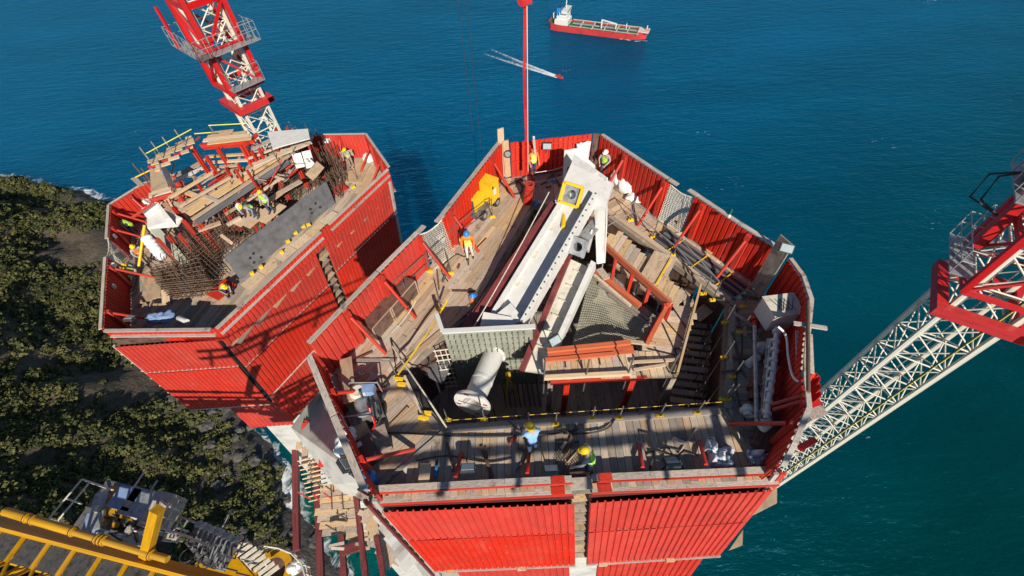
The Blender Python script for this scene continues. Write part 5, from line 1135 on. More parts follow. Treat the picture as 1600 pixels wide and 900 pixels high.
# ---- rebar cages
T = thing('rebar_cage', 'dense rusty rebar cage standing behind the dark formwork plate', 'rebar', (-14, 20, ZD))
mb = MB(); rq = random.Random(5)
p0, p1 = at(318, 440, ZD), at(520, 275, ZD)
for i in range(330):
    b = lin(p0, p1, rq.random())-nbc*rq.uniform(.1, 2.0); h = rq.uniform(1.3, 2.5); mb.tube(b, b+V((rq.uniform(-.08, .08), rq.uniform(-.08, .08), h)), .02, n=4, cap=False)
for k in range(8):
    for j in range(4): a = p0-nbc*(.2+.45*j)+UP*(.25+.22*k); b = p1-nbc*(.2+.45*j)+UP*(.25+.22*k); mb.tube(a, b, .018, n=4, cap=False)
o = mb.build('bars', 'rebar', T); o['kind'] = 'stuff'
T = thing('rebar_cage', 'tangle of upright rebar at the back corner of the second leg', 'rebar', at(515, 275, ZD)); mb = MB()
p0, p1 = at(495, 270, ZD), at(535, 300, ZD)
for i in range(110): b = lin(p0, p1, rq.random())+V((rq.uniform(-.7, .9), rq.uniform(-1.4, 1.2), 0)); h = rq.uniform(1.0, 3.2); mb.tube(b, b+V((rq.uniform(-.2, .2), rq.uniform(-.2, .2), h)), .022, n=4, cap=False)
for i in range(40): b = lin(p0, p1, rq.random())+V((rq.uniform(-.6, .6), rq.uniform(-1, 1), rq.uniform(.3, 1.4))); d = V((rq.uniform(-1, 1), rq.uniform(-1, 1), rq.uniform(-.1, .1)))*.8; mb.tube(b-d, b+d, .02, n=4, cap=False)
o = mb.build('bars', 'rebar', T); o['kind'] = 'stuff'
T = thing('rebar_mat', 'stacked mats of horizontal rebar at the front corner of the second leg', 'rebar', at(300, 455, ZD)); mb = MB()
c0, c1, c2, c3 = at(262, 442, ZD), at(272, 470, ZD), at(345, 462, ZD), at(330, 425, ZD)
for k in range(9):
    z = UP*(.15+.16*k); f = .1*k/9
    for j in range(7): t = j/6; mb.tube(lin(c0, c1, t)+z+V((rq.uniform(-.15, 0), 0, 0)), lin(c3, c2, t)+z+V((rq.uniform(-.05, .2), 0, rq.uniform(-.04, .04))), .022, n=4, cap=False)
    for j in range(10): t = j/9; mb.tube(lin(c0, c3, t)+z, lin(c1, c2, t)+z, .018, n=4, cap=False)
for i in range(60): b = lin(lin(c0, c3, rq.random()), lin(c1, c2, rq.random()), rq.random()); mb.tube(b, b+V((rq.uniform(-.15, .15), rq.uniform(-.1, .2), rq.uniform(1.2, 2.0))), .02, n=4, cap=False)
p0, p1 = at(238, 372, -2.8), at(300, 440, -2.8)
for k in range(9): mb.tube(p0+V((.12*k, .1*k, 0)), p1+V((.16*k, .12*k, -.6)), .022, n=4, cap=False)
o = mb.build('bars', 'rebar', T); o['kind'] = 'stuff'
# ---- timber falsework
fw = thing('falsework', 'tall timber and red steel falsework over the core of the second leg', 'falsework', (-17, 21, ZD))
def fb(x0, y0, x1, y1, z, w_, h_, mt_, nm='timber', z2=None): return bar(nm, at(x0, y0, z), at(x1, y1, z if z2 is None else z2), w_, h_, mt_, fw)
Z1 = -1.0
for (x0, y0, x1, y1, z, w_, h_, mt_) in (
    (292, 334, 440, 240, Z1, .55, .08, 'wood_new'), (282, 330, 430, 236, Z1-.1, .4, .08, 'wood'), (300, 343, 452, 243, Z1-.05, .12, .14, 'wood'),
    (265, 309, 342, 264, Z1+.3, .16, .12, 'wood_new'), (280, 323, 360, 277, Z1+.2, .14, .12, 'wood'), (272, 300, 330, 268, Z1-.6, .3, .06, 'wood_grey'),
    (322, 245, 382, 241, Z1+.6, .16, .1, 'wood_new'), (326, 254, 388, 250, Z1+.4, .2, .08, 'wood_new'), (330, 262, 372, 258, Z1+.2, .22, .08, 'wood'), (335, 270, 395, 262, Z1, .22, .08, 'wood'), (350, 284, 408, 262, Z1, .2, .08, 'wood'),
    (384, 297, 428, 271, Z1-.9, .14, .12, 'wood_new'), (380, 318, 436, 280, Z1-1.1, .14, .12, 'wood_new'), (345, 318, 400, 285, Z1-.9, .14, .12, 'wood_new'), (352, 335, 398, 306, Z1-1.1, .12, .12, 'wood'),
    (380, 272, 462, 228, Z1+.2, .2, .08, 'wood_new'), (384, 238, 438, 212, Z1+.6, .35, .06, 'rail_wood'), (388, 248, 470, 216, Z1+.5, .12, .1, 'wood'), (395, 258, 486, 222, Z1+.3, .35, .07, 'wood_new'), (455, 228, 486, 212, Z1+.3, .6, .05, 'wood_new'),
    (233, 306, 268, 296, Z1-.4, .4, .08, 'wood_new'), (238, 312, 274, 303, Z1-.6, .14, .22, 'red_steel'), (245, 296, 300, 268, Z1-.5, .25, .06, 'wood'), (268, 286, 318, 262, Z1-.3, .3, .06, 'white'), (300, 262, 325, 248, Z1-.1, .35, .06, 'ply'), (274, 274, 310, 258, Z1-.9, .4, .06, 'wood_grey'),
    (412, 320, 440, 300, Z1-1.4, .4, .08, 'wood'), (300, 350, 330, 338, Z1-1.3, .5, .06, 'ply'), (310, 360, 345, 348, Z1-1.4, .3, .08, 'wood'), (440, 300, 470, 283, Z1-1.4, .35, .08, 'wood'), (355, 352, 376, 340, Z1-1.5, .16, .16, 'wood_new'), (346, 368, 362, 380, Z1-1.6, .14, .14, 'wood_new')):
    fb(x0, y0, x1, y1, z, w_, h_, mt_)
# dark girder side under the long walkway
a, b = at(300, 341, Z1-.15), at(446, 246, Z1-.15); bar('girder', (a+b)/2*0+a-UP*.22+nbc*.1, b-UP*.22+nbc*.1, .1, .4, 'black_plate', fw)
# upper platforms
for poly_, z, d in ((((229, 252), (297, 212), (305, 220), (238, 257)), .6, (.55, .3)), (((240, 262), (292, 233), (300, 226), (302, 230), (243, 268)), .45, (.55, .3)), (((311, 224), (333, 205), (382, 203), (396, 217)), .6, (1, .12))):
    planks(P2(*poly_, z=z), d, .3, z, fw, 'wood_new', mix=('wood', .3))
for (x0, y0, x1, y1, z, w_, h_) in ((232, 262, 292, 236, .35, .12, .14), (314, 228, 398, 221, .3, .14, .2), (383, 226, 402, 210, .35, .14, .2), (318, 232, 394, 226, 0, .1, .12), (312, 214, 291, 233, .5, .1, .05)):
    fb(x0, y0, x1, y1, z, w_, h_, 'red_steel')
mb = MB(); mb.prism([at(x, y, .1) for x, y in ((234, 263), (253, 256), (263, 292), (236, 300))], (0, 0, -.1)); mb.build('ply_panel', 'ply', fw)
bar('grey_panel', at(254, 258, .2), at(268, 292, -.3), .9, .05, 'galv', fw, up=V((1, .3, 0)))
mb = MB(); mb.prism([at(x, y, .2) for x, y in ((418, 206), (481, 201), (484, 216), (426, 232))], (0, 0, -.06)); mb.build('white_sheet', 'white', fw)
bar('white_sheet', at(463, 240, -1), at(470, 262, -1.6), .5, .05, 'white', fw); bar('white_sheet', at(478, 236, -1), at(486, 262, -1.6), .5, .05, 'white', fw)
bar('rope_bundle', at(486, 262, -1.4), at(498, 272, -1.8), .9, .5, 'ply', fw)
for (x, y) in ((238, 256), (255, 247), (272, 240), (290, 228)): rod('guard_post', at(x, y, .6), at(x, y, .6)+UP*1.0, .03, 'wood_grey', fw)
rod('guard_tape', at(228, 240, 1.5), at(299, 202, 1.5), .025, 'hivis_yellow', fw); rod('guard_tape', at(326, 196, 1.3), at(384, 193, 1.3), .025, 'hivis_yellow', fw); rod('guard_tape', at(304, 209, 1.2), at(330, 207, 1.2), .025, 'hivis_yellow', fw); rod('guard_post', at(333, 206, .6), at(327, 196, 1.3), .04, 'galv', fw)
rod('yellow_rail', at(212, 277, -.8), at(235, 266, -.4), .04, 'yellow', fw); bar('stub_board', at(209, 278, -.8), at(222, 290, -1.5), .3, .06, 'wood_grey', fw)
for (x0, y0) in ((220, 262), (207, 255), (226, 272)): p = at(x0, y0, -.2); rod('upright', p-UP*2.2, p, .04, 'rebar', fw)
# red steel soldiers standing plumb
for (x, y, z, L_, w_) in ((343, 314, -1.4, 2.3, .26), (424, 259, -1.4, 2.6, .26), (455, 238, -1.3, 2.6, .24), (485, 226, -1.2, 2.4, .22), (262, 368, -2.0, 2.2, .16), (280, 366, -2.0, 2.2, .16), (306, 342, -1.7, 2.4, .24), (262, 312, -1.2, 2.2, .2), (448, 198, .2, 1.8, .12), (430, 200, .2, 1.6, .1), (334, 268, -.6, 1.6, .1), (352, 262, -.6, 1.5, .1), (308, 286, -.8, 2.0, .12), (322, 244, .3, 2.4, .16), (340, 232, .3, 2.0, .16), (378, 226, .3, 2.4, .3), (298, 228, .4, 2.0, .22), (280, 304, -.8, 1.4, .1), (393, 236, .0, 1.8, .12), (404, 232, 0, 1.6, .12), (372, 256, -.3, 1.6, .08), (386, 266, -.3, 1.5, .08), (360, 300, -1.2, 1.8, .1), (268, 320, -1.3, 2.2, .14), (396, 292, -1.8, 1.8, .1), (376, 304, -1.8, 1.8, .1)):
    p = at(x, y, z); q = p-UP*L_
    for s in (-1, 1): bar('soldier', p+dbc*s*w_*.3, q+dbc*s*w_*.3, w_*.4, .14, 'red_steel', fw, up=V((0, 1, 0)))
for (x0, y0, z0, x1, y1, z1) in ((300, 268, -.3, 318, 300, -1.6), (330, 310, -1, 350, 352, -2.6), (440, 250, -.6, 420, 290, -2), (286, 286, -.5, 300, 310, -1.6), (320, 320, -.9, 340, 345, -2.4), (360, 282, -.7, 372, 312, -2), (240, 232, 1.0, 250, 262, -.2), (424, 232, 0, 440, 262, -1.4), (452, 262, -1.2, 436, 300, -2.8), (395, 272, -.9, 410, 300, -2)):
    rod('tie_rod', at(x0, y0, z0), at(x1, y1, z1), .03, random.choice(('steel', 'rebar', 'red_steel')), fw)
mb = MB()
for k in range(70):
    t = rq.random(); p = lin(at(250, 290, -1.2), at(470, 235, -1.0), t)+V((rq.uniform(-1.2, 1.2), rq.uniform(-1.8, 1.0), rq.uniform(-1.2, .6))); d = V((rq.uniform(-1, 1), rq.uniform(-1, 1), rq.uniform(-.5, .7))).normalized()*rq.uniform(.15, .5); mb.beam(p-d, p+d, rq.uniform(.04, .12), rq.uniform(.03, .06))
mb.build('loose_offcuts', 'wood', fw)['kind'] = 'stuff'
# white gusset block and grey beam with coils, left end
T = thing('anchor_box', 'white gusseted steel block with grey flange at the left end of the falsework', 'steel box', at(245, 380, ZD))
a0, a1, a2, a3 = at(230, 316, -1.7), at(284, 340, -1.7), at(276, 352, -1.9), at(230, 356, -1.9)
mb = MB(); mb.prism([a0, a1, a2, a3], (0, 0, -.12)); mb.build('cover', 'white', T); mb = MB(); mb.prism([a0, a3, a3-UP*1.6, a0-UP*1.6], V((.1, 0, 0))); mb.build('side', 'white', T)
mb = MB(); mb.prism([lin(a0, a1, .45), lin(a0, a1, .5), a2+UP*.0, lin(a3, a2, .8)], (0, 0, .5)); mb.build('gusset', 'white', T); mb = MB(); mb.prism([lin(a0, a3, .5), lin(a0, a1, .4), lin(a0, a3, .62)], (0, 0, .45)); mb.build('gusset', 'white', T)
b0, b1, b2, b3 = at(232, 357, -2.0), at(250, 357, -2.0), at(300, 412, -3.2), at(286, 418, -3.2); mb = MB(); mb.prism([b0, b1, b2, b3], (0, 0, -.5)); mb.build('beam', 'primer', T)
for k in range(6): p = lin(at(240, 372, -2.4), at(262, 400, -3.0), k/5)-V((.35, 0, 0)); mb = MB(); mb.lump(p, .3, .26, .2, seed=k, amp=.15, n=12, m_=8); mb.build('coil', 'white_cloth', T, smooth=True)
tag(rod('jack_pole', at(226, 352, -2.2), at(217, 416, -3.6), .07, 'yellow'), 'yellow jacking pole leaning by the left parapet of the second leg', 'pole')
WL = 'workers on the second leg'
for (x, y, h, ps, lab, hel, vst, tr) in (
    (216, 366, 90, 'bend', 'worker in yellow helmet bent over beside the yellow jacking pole top', 'hel_yellow', 'hivis', 'denim'), (215, 428, 200, 'kneel', 'kneeling worker in green vest and tan trousers on the second leg', 'hel_yellow', 'hivis', 'trouser_tan'), (234, 412, 220, 'work', 'worker in orange shirt behind the yellow jacking pole', 'hel_yellow', 'hivis_orange', 'trouser_tan'),
    (426, 333, 170, 'stand', 'worker in bright green vest standing amid the rebar', 'hel_yellow', 'hivis', 'denim'), (402, 340, 150, 'bend', 'worker in green vest bending among the rebar, yellow helmet hidden', 'hel_yellow', 'hivis', 'denim'), (388, 338, 200, 'bend', 'worker in pale blue bending among the rebar', 'hel_white', None, 'denim'),
    (360, 462, 230, 'bend', 'worker in green vest bending beside the end of the dark plate', 'hel_yellow', 'hivis', 'denim'), (551, 262, 160, 'work', 'worker in yellow harness by the back corner of the second leg', 'hel_yellow', 'hivis_yellow', 'trouser_tan')):
    zf_ = -2.6 if lab.find('rebar') > 0 else ZD+.05
    if zf_ > -3: pf = at(x, y, zf_); bar('stand_board', pf-dbc*.8-UP*.03, pf+dbc*.8-UP*.03, .5, .06, 'wood_new', fw); bar('board_post', pf-UP*.06, V((pf.x, pf.y, ZD)), .1, .1, 'red_steel', fw, up=dbc)
    person(at(x, y, zf_), R(h), ps, lab, hel, vst, 'shirt_blue' if vst is None else 'shirt_grey', tr, WL)
heap('sack', [(577, 252, .35, .3, .4)], 'white_cloth', 'white sack by the back chamfer parapet of the second leg', 'sack', ZD)
heap('tarpaulin', [(250, 500, .5, .3, .25), (262, 497, .4, .3, .2)], 'tarp_blue', 'blue sheet crumpled behind the front parapet of the second leg', 'tarpaulin', ZD+.9, .6)
tag(bar('box', at(186, 328, ZD+.4), at(192, 338, ZD+.4), .6, .5, 'ply'), 'open plywood box in the left corner of the second leg', 'box')
flood(at(203, 498, -2.9), (0, .4, .9), 'floodlight behind the front parapet of the second leg', .4)
tag(rod('pipe', at(280, 497, -3.2), at(292, 503, -3.0), .14, 'white'), 'white pipe stub behind the front parapet of the second leg', 'pipe')
net(w1, w2, V((w2.x, w2.y, ZD))+V((.4, 0, 0)), V((w1.x, w1.y, ZD))+V((.4, 0, 0)), 'rope net in the slot of the left parapet of the second leg')
for k, (x, y, z, lab) in enumerate(((172, 370, -2.9, 'small grey fitting hung on the upper left parapet'), (171, 415, -2.9, 'white lamp hung beside the slot of the left parapet'), (170, 448, -3.0, 'grey fitting on the lower left parapet'), (225, 315, -3.0, 'pale notice at the left corner of the second leg'), (508, 220, -2.9, 'pale notice on the back parapet of the second leg'))):
    tag(bar('fitting', at(x-4, y, z)+V((.15, 0, 0)), at(x+4, y, z)+V((.15, 0, 0)), .2, .24, 'paper' if k in (1, 3, 4) else 'galv'), lab, 'fitting')

# red ledgers and extra boards through the falsework
for k in range(26):
    t = rq.random(); c = lin(at(270, 330, -1.6), at(480, 235, -1.6), t)+V((rq.uniform(-1.5, 1.2), rq.uniform(-1.0, 1.6), rq.uniform(-1.2, .7))); d = (dbc if rq.random() < .65 else nbc)*rq.uniform(.5, 1.5)
    bar('timber', c-d, c+d, rq.uniform(.1, .3), rq.uniform(.05, .12), rq.choice(('wood_new', 'wood', 'wood_new', 'rail_wood')), fw)
for k in range(22):
    t = rq.random(); c = lin(at(262, 330, -1.4), at(480, 232, -1.2), t)+V((rq.uniform(-1.4, 1.2), rq.uniform(-1.0, 1.4), rq.uniform(-1.2, .6))); d = (dbc if rq.random() < .5 else UP)*rq.uniform(.4, 1.0)
    bar('ledger', c-d, c+d, .1, .1, 'red_steel', fw, up=V((.3, .9, .1)))
for k in range(7):
    p = lin(at(322, 440, ZD), at(505, 290, ZD), k/6)-nbc*1.5; bar('soldier', p+UP*.2, p+UP*2.7, .2, .16, 'red_steel', fw, up=dbc)
for k in range(18): c = at(170+rq.uniform(20, 70), 330+rq.uniform(0, 160), ZD+.1); d = V((rq.uniform(-1, 1), rq.uniform(-1, 1), 0)).normalized()*rq.uniform(.2, .7); bar('loose_board', c-d, c+d, rq.uniform(.08, .25), .06, rq.choice(('wood', 'wood_grey', 'ply', 'ply_brown')), fdeck)
# ================================================================== CRANES, HOIST, LOWER STEEL
def lattice(T, P, m_, e1, e2, z0, z1, sec, mt_, cw=.17, br=.05, name='chord', diag='x'):
    C4 = [P, P+e1*m_, P+e1*m_+e2*m_, P+e2*m_]
    for c in C4: bar(name, V((c.x, c.y, z0)), V((c.x, c.y, z1)), cw, cw, mt_, T, up=e1)
    k = max(1, round((z1-z0)/sec)); h = (z1-z0)/k
    for i in range(k):
        za, zb = z0+i*h, z0+(i+1)*h
        for j in range(4):
            a, b = C4[j], C4[(j+1) % 4]
            rod('strut', V((a.x, a.y, za)), V((b.x, b.y, za)), br, mt_, T)
            if diag == 'x' or (i+j) % 2: rod('brace', V((a.x, a.y, za)), V((b.x, b.y, zb)), br*.85, mt_, T)
            if diag == 'x' or not (i+j) % 2: rod('brace', V((b.x, b.y, za)), V((a.x, a.y, zb)), br*.85, mt_, T)
    return C4
def collar(T, A, s1, s2, e1, e2, z, mt_, w_=.42, h_=.5):
    c = [A, A+e1*s1, A+e1*s1+e2*s2, A+e2*s2]
    for i in range(4):
        d = (c[(i+1) % 4]-c[i]).normalized(); bar('collar_beam', V((c[i].x, c[i].y, z))-d*w_*.5, V((c[(i+1) % 4].x, c[(i+1) % 4].y, z))+d*w_*.49, w_-(.004 if i % 2 else 0), h_-(.006 if i % 2 else 0), mt_, T)
def catwalk(T, a, b, out, w_=.8, h_=1.1, n_=4, mt_='galv', ends=True):
    """platform between a and b projecting by w_ along out, with railing"""
    pl = bar('catwalk_floor', (a+out*w_/2), (b+out*w_/2), w_, .06, mt_, T)
    for i in range(n_+1):
        p = lin(a, b, i/n_)+out*w_; rod('rail_post', p, p+UP*h_, .022, mt_, T)
    for z in (.55, 1.0): rod('rail_bar', a+out*w_+UP*h_*z, b+out*w_+UP*h_*z, .022, mt_, T)
    if ends:
        for p in (a, b):
            for z in (.55, 1.0): rod('rail_bar', p+UP*h_*z, p+out*w_+UP*h_*z, .022, mt_, T)
            rod('rail_post', p, p+UP*h_, .022, mt_, T)
# ---- right crane
e1 = V((.836, -.548, 0)).normalized(); e2 = V((.548, .836, 0)).normalized(); ZC = .3
CA = at(1467, 483, ZC)
rc = thing('tower_crane', 'cream lattice crane mast with red climbing cage rising over the open sea', 'crane', (CA.x, CA.y, -205))
P0 = CA+e1*.33+e2*.30; P0.z = 0
MM = 1.85
lattice(rc, P0, MM, e1, e2, -62, 14, 1.55, 'cream', .165, .036)
collar(rc, CA, 2.5, 2.4, e1, e2, ZC, 'crane_red', .36, .42)
PC = P0-e1*.28-e2*.28; CM = MM+.56
C4 = [PC, PC+e1*CM, PC+e1*CM+e2*CM, PC+e2*CM]
for c in C4: bar('cage_post', V((c.x, c.y, 1.4)), V((c.x, c.y, 14)), .2, .2, 'crane_red', rc, up=e1)
for z in (1.4, 3.8, 6.2, 8.6):
    for j in range(4): a, b = C4[j], C4[(j+1) % 4]; bar('cage_rail', V((a.x, a.y, z+.01*j)), V((b.x, b.y, z+.01*j)), .12, .18, 'crane_red', rc)
for z in (1.4, 3.8, 6.2):
    for j in range(4): a, b = C4[j], C4[(j+1) % 4]; bar('cage_brace', V((a.x, a.y, z)), V((b.x, b.y, z+2.4)), .1, .1, 'crane_red', rc, up=e1 if j % 2 else e2)
# catwalks on the far-left side
a, b = PC+e2*.1, PC+e2*(CM-.1); out = -e1
catwalk(rc, V((a.x, a.y, 1.9)), V((b.x, b.y, 1.9)), out, .7)
catwalk(rc, V((a.x, a.y, 5.0)), V((b.x, b.y, 5.0)), out, .9)
a, b = PC+e2*CM, PC+e2*CM+e1*CM; catwalk(rc, V((a.x, a.y, 1.9)), V((b.x, b.y, 1.9)), e2, .7); catwalk(rc, V((a.x, a.y, 5.0)), V((b.x, b.y, 5.0)), e2, .9)
c = PC+e2*CM*.55-e1*.35; mb = MB(); mb.obox(V((c.x, c.y, 5.6)), e1*.3, e2*.45, UP*.5); mb.build('hydraulic_box', 'crane_red', rc)
mb = MB(); mb.obox(V((c.x, c.y, 3.6))+e1*.15, e1*.16, e2*.16, UP*1.2); mb.build('climbing_ram', 'crane_red', rc)
for k in range(2): mb = MB(); p = V((c.x, c.y, 5.4)); mb.path([p-e1*.3, p-e1*(.9+.25*k)-UP*.4, p-e1*(.8+.3*k)-UP*1.3, p-e1*.1-UP*1.7], .035, 6); mb.build('hydraulic_hose', 'cable', rc, smooth=True)
c = P0+e1*MM*.75-e2*.02; rod('power_cable', V((c.x, c.y, -60)), V((c.x, c.y, 14)), .035, 'cable', rc); rod('power_cable', V((c.x+.1, c.y, -60)), V((c.x+.1, c.y, 14)), .02, 'hivis_yellow', rc)
c = P0+e1*.3+e2*.3
for s in (0, .4): rod('ladder_rail', V((c.x, c.y, -60))+e1*s, V((c.x, c.y, 14))+e1*s, .022, 'galv', rc)
for k in range(80): z = -32+k*.35; rod('ladder_rung', V((c.x, c.y, z)), V((c.x, c.y, z))+e1*.4, .014, 'galv', rc)
# ties from the leg to the crane
for (x, y, z) in ((1258, 640, .6), (1250, 700, .4)): tag(bar('crane_tie', at(x, y, z), at(x, y, z)+V((.6, .25, -.1)), .18, .18, 'crane_red'), 'red crane tie stub at the right front corner', 'tie', 'crane tie stubs')
# ---- left crane
LZ = -3.2; LA = at(376, 175, LZ); f1 = (at(421, 154, LZ)-LA).normalized(); f2 = V((-f1.y, f1.x, 0))
lcr = thing('tower_crane', 'red and cream lattice crane mast rising behind the second leg', 'crane', (LA.x, LA.y, -205))
Q0 = LA+f1*.3+f2*.3; Q0.z = 0; lattice(lcr, Q0, 1.85, f1, f2, -24, 18, 1.55, 'cream', .2, .05)
collar(lcr, LA, 2.45, 2.45, f1, f2, LZ, 'crane_red', .5, .4)
def zR(px, py, q): d = dirv(px, py); return CH+d.z/math.hypot(d.x, d.y)*math.hypot(q.x, q.y)
zb = zR(365, 149, LA); QC = Q0-f1*.3-f2*.3; CM = 2.45; K4 = [QC, QC+f1*CM, QC+f1*CM+f2*CM, QC+f2*CM]
for c in K4: bar('cage_post', V((c.x, c.y, zb)), V((c.x, c.y, 18)), .3, .3, 'crane_red', lcr, up=f1)
hs_ = [zb+.15, zb+3.0, zb+5.8, zb+8.6, zb+11.4]
for z in hs_:
    for j in range(4): a, b = K4[j], K4[(j+1) % 4]; bar('cage_rail', V((a.x, a.y, z+.01*j)), V((b.x, b.y, z+.01*j)), .2, .34, 'crane_red', lcr)
for i in range(4):
    for j in range(4): a, b = K4[j], K4[(j+1) % 4]; s = (i+j) % 2; p, q = (a, b) if s else (b, a); bar('cage_brace', V((p.x, p.y, hs_[i])), V((q.x, q.y, hs_[i+1])), .16, .16, 'crane_red', lcr, up=f1)
zl = zR(385, 132, LA); a, b = K4[0], K4[1]; catwalk(lcr, V((a.x, a.y, zl)), V((b.x, b.y, zl)), -f2, .8, 1.3)
zu = zR(328, 83, LA)
catwalk(lcr, V((a.x, a.y, zu))-f1*1.0, V((b.x, b.y, zu))+f1*.9, -f2, .9, 1.2, 6); catwalk(lcr, V((a.x, a.y, zu))-f2*.9, V((K4[3].x, K4[3].y, zu))+f2*.9, -f1, 1.0, 1.2, 6)
catwalk(lcr, V((b.x, b.y, zu))-f2*.4, V((K4[2].x, K4[2].y, zu))+f2*.5, f1, .8, 1.2, 4)
p = K4[3]-f1*.9; bar('davit', V((p.x, p.y, zu)), V((p.x, p.y, zu+2.6)), .16, .16, 'crane_red', lcr); 
# ---- hoist line and hook block over the back wall
hx = at(824, 262, 1.2); hz = thing('hoist_line', 'red hoist hose and pale rope hanging over the back parapet', 'hoist', (hx.x, hx.y, 0))
for i in range(14):
    z0 = 1.0+i*1.6; wob = .03*math.sin(i*1.7); mb = MB(); mb.beam(V((hx.x-.06+wob, hx.y, z0)), V((hx.x-.06-.03*math.sin(i*1.7+1.7)*-1, hx.y, z0+1.6)), .11, .05, up=V((0, 1, 0))); mb.build('hose_length', 'crane_red', hz)
rod('rope', V((hx.x+.03, hx.y-.02, 1)), V((hx.x+.03, hx.y-.02, 23)), .02, 'rope', hz)
zt = zR(818, 6, hx); mb = MB(); mb.lathe(V((hx.x-.1, hx.y-.15, zt+.2)), V((0, -1, 0)), [(-.12, 0), (-.08, .22), (.08, .22), (.12, 0)], 20); mb.build('sheave', 'crane_red', hz)
mb = MB(); mb.obox(V((hx.x+.1, hx.y-.1, zt+.35)), V((.1, 0, 0)), V((0, .1, 0)), UP*.3); mb.build('hook_block', 'crane_red', hz)
for k, (x, y) in enumerate(((740, 215), (750, 213))):
    q = atY(x, y, 26); tag(rod('crane_cable', V((q.x, q.y, q.z-3)), V((q.x, q.y, 34)), .014, 'cable'), 'thin dark crane cable hanging over the sea between the legs', 'cable', 'hanging crane cables')
# ---- steel struts and lower platforms between the legs
SL = ['maroon steel strut passing the turquoise cove', 'maroon steel strut between the cove and the pale concrete wing', 'shorter maroon strut below the timber landings', 'maroon strut along the edge of the timber landings', 'maroon strut nearest the shield panel corner']
for k, (x0, y0, x1, y1, z, w_) in enumerate(((461, 662, 464, 860, -25, .46), (491, 642, 503, 930, -23, .44), (531, 790, 540, 930, -21, .36), (556, 770, 575, 930, -18, .32), (588, 836, 604, 930, -16, .28))):
    T = thing('strut', SL[k], 'strut', at(x0, y0, z)); bar('tube', at(x0, y0, z), at(x1, y1, z), w_, w_, 'maroon', T)
    for t in (0.02, .35, .7): p = lin(at(x0, y0, z), at(x1, y1, z), t); d = (at(x1, y1, z)-at(x0, y0, z)).normalized(); bar('splice_plate', p, p+d*.5, w_*1.08, w_*1.08, 'maroon', T)
tag(bar('cross_strut', at(534, 862, -20), at(570, 850, -20), .55, .4, 'maroon'), 'short maroon cross strut joining two struts under the deck', 'strut')
wing = thing('concrete_wing', 'pale concrete corbel with red fixings below the left corner of the near leg', 'concrete', at(510, 700, -16))
top = [at(455, 668, -16), at(498, 608, -16), at(548, 600, -12), at(572, 752, -12), at(520, 757, -16)]
mb = MB(); mb.prism(top, (0, 0, -3.5)); mb.build('corbel', 'concrete', wing)
for k in range(5): t0, t1 = lin(top[0], top[4], (k+.5)/5), lin(top[1], top[3], (k+.5)/5); bar('board_joint', t0+UP*.03, t1+UP*.06, .05, .05, 'rail_wood', wing)
for (x, y) in ((500, 708), (514, 722), (522, 716), (480, 668), (503, 730), (508, 690), (476, 672), (530, 735)): p = at(x, y, -15.6); bar('fixing', p, p+V((.0, .45, .1)), .4, .3, 'red_steel', wing)
lp = thing('lower_landing', 'stepped pale timber landings below the left corner of the near leg', 'platform', at(530, 800, -19))
for poly_, z, d in ((((500, 758), (552, 756), (556, 792), (500, 795)), -18, (1, .05)), (((490, 795), (560, 790), (566, 830), (505, 838)), -19, (1, .05)), (((540, 838), (575, 830), (580, 858), (548, 862)), -20, (1, .05)), (((463, 690), (474, 690), (500, 752), (488, 762)), -19, (-.2, 1)), (((560, 800), (590, 790), (625, 880), (600, 890)), -17, (.4, 1))):
    planks(P2(*poly_, z=z), d, .42, z, lp, 'wood_new', thick=.08, mix=('wood', .4), jit=.05)
for k in range(14): x = 500+rq.uniform(0, 70); y = 758+rq.uniform(0, 100); p = at(x, y, -18.5); bar('loose_board', p, p+V((rq.uniform(.8, 1.8), rq.uniform(-.3, .3), rq.uniform(-.1, .1))), .16, .1, rq.choice(('wood_new', 'wood', 'rail_wood')), lp)
for k in range(9): x = 470+rq.uniform(0, 110); y = 700+rq.uniform(20, 150); p = at(x, y, -18.5); rod('landing_post', p, p+V((rq.uniform(-.2, .2), 0, 1.8)), .05, rq.choice(('rebar', 'red_steel')), lp)
for k in range(10): t = k/10; p = at(478+t*20, 720+t*70, -18.8); rod('toe_bar', p-V((.6, 0, 0)), p+V((.9, .3, 0)), .05, 'wood_new', lp)
for k in range(6): p = at(600+k*9, 800+k*17, -15); bar('white_form', p-V((.7, 0, 0)), p+V((.4, 1.2, 0)), 1.0, .1, 'white' if k % 2 else 'concrete', lp); bar('form_tie', p+V((.3, 0, .1)), p+V((.3, 1.2, .5)), .12, .12, 'wood', lp)
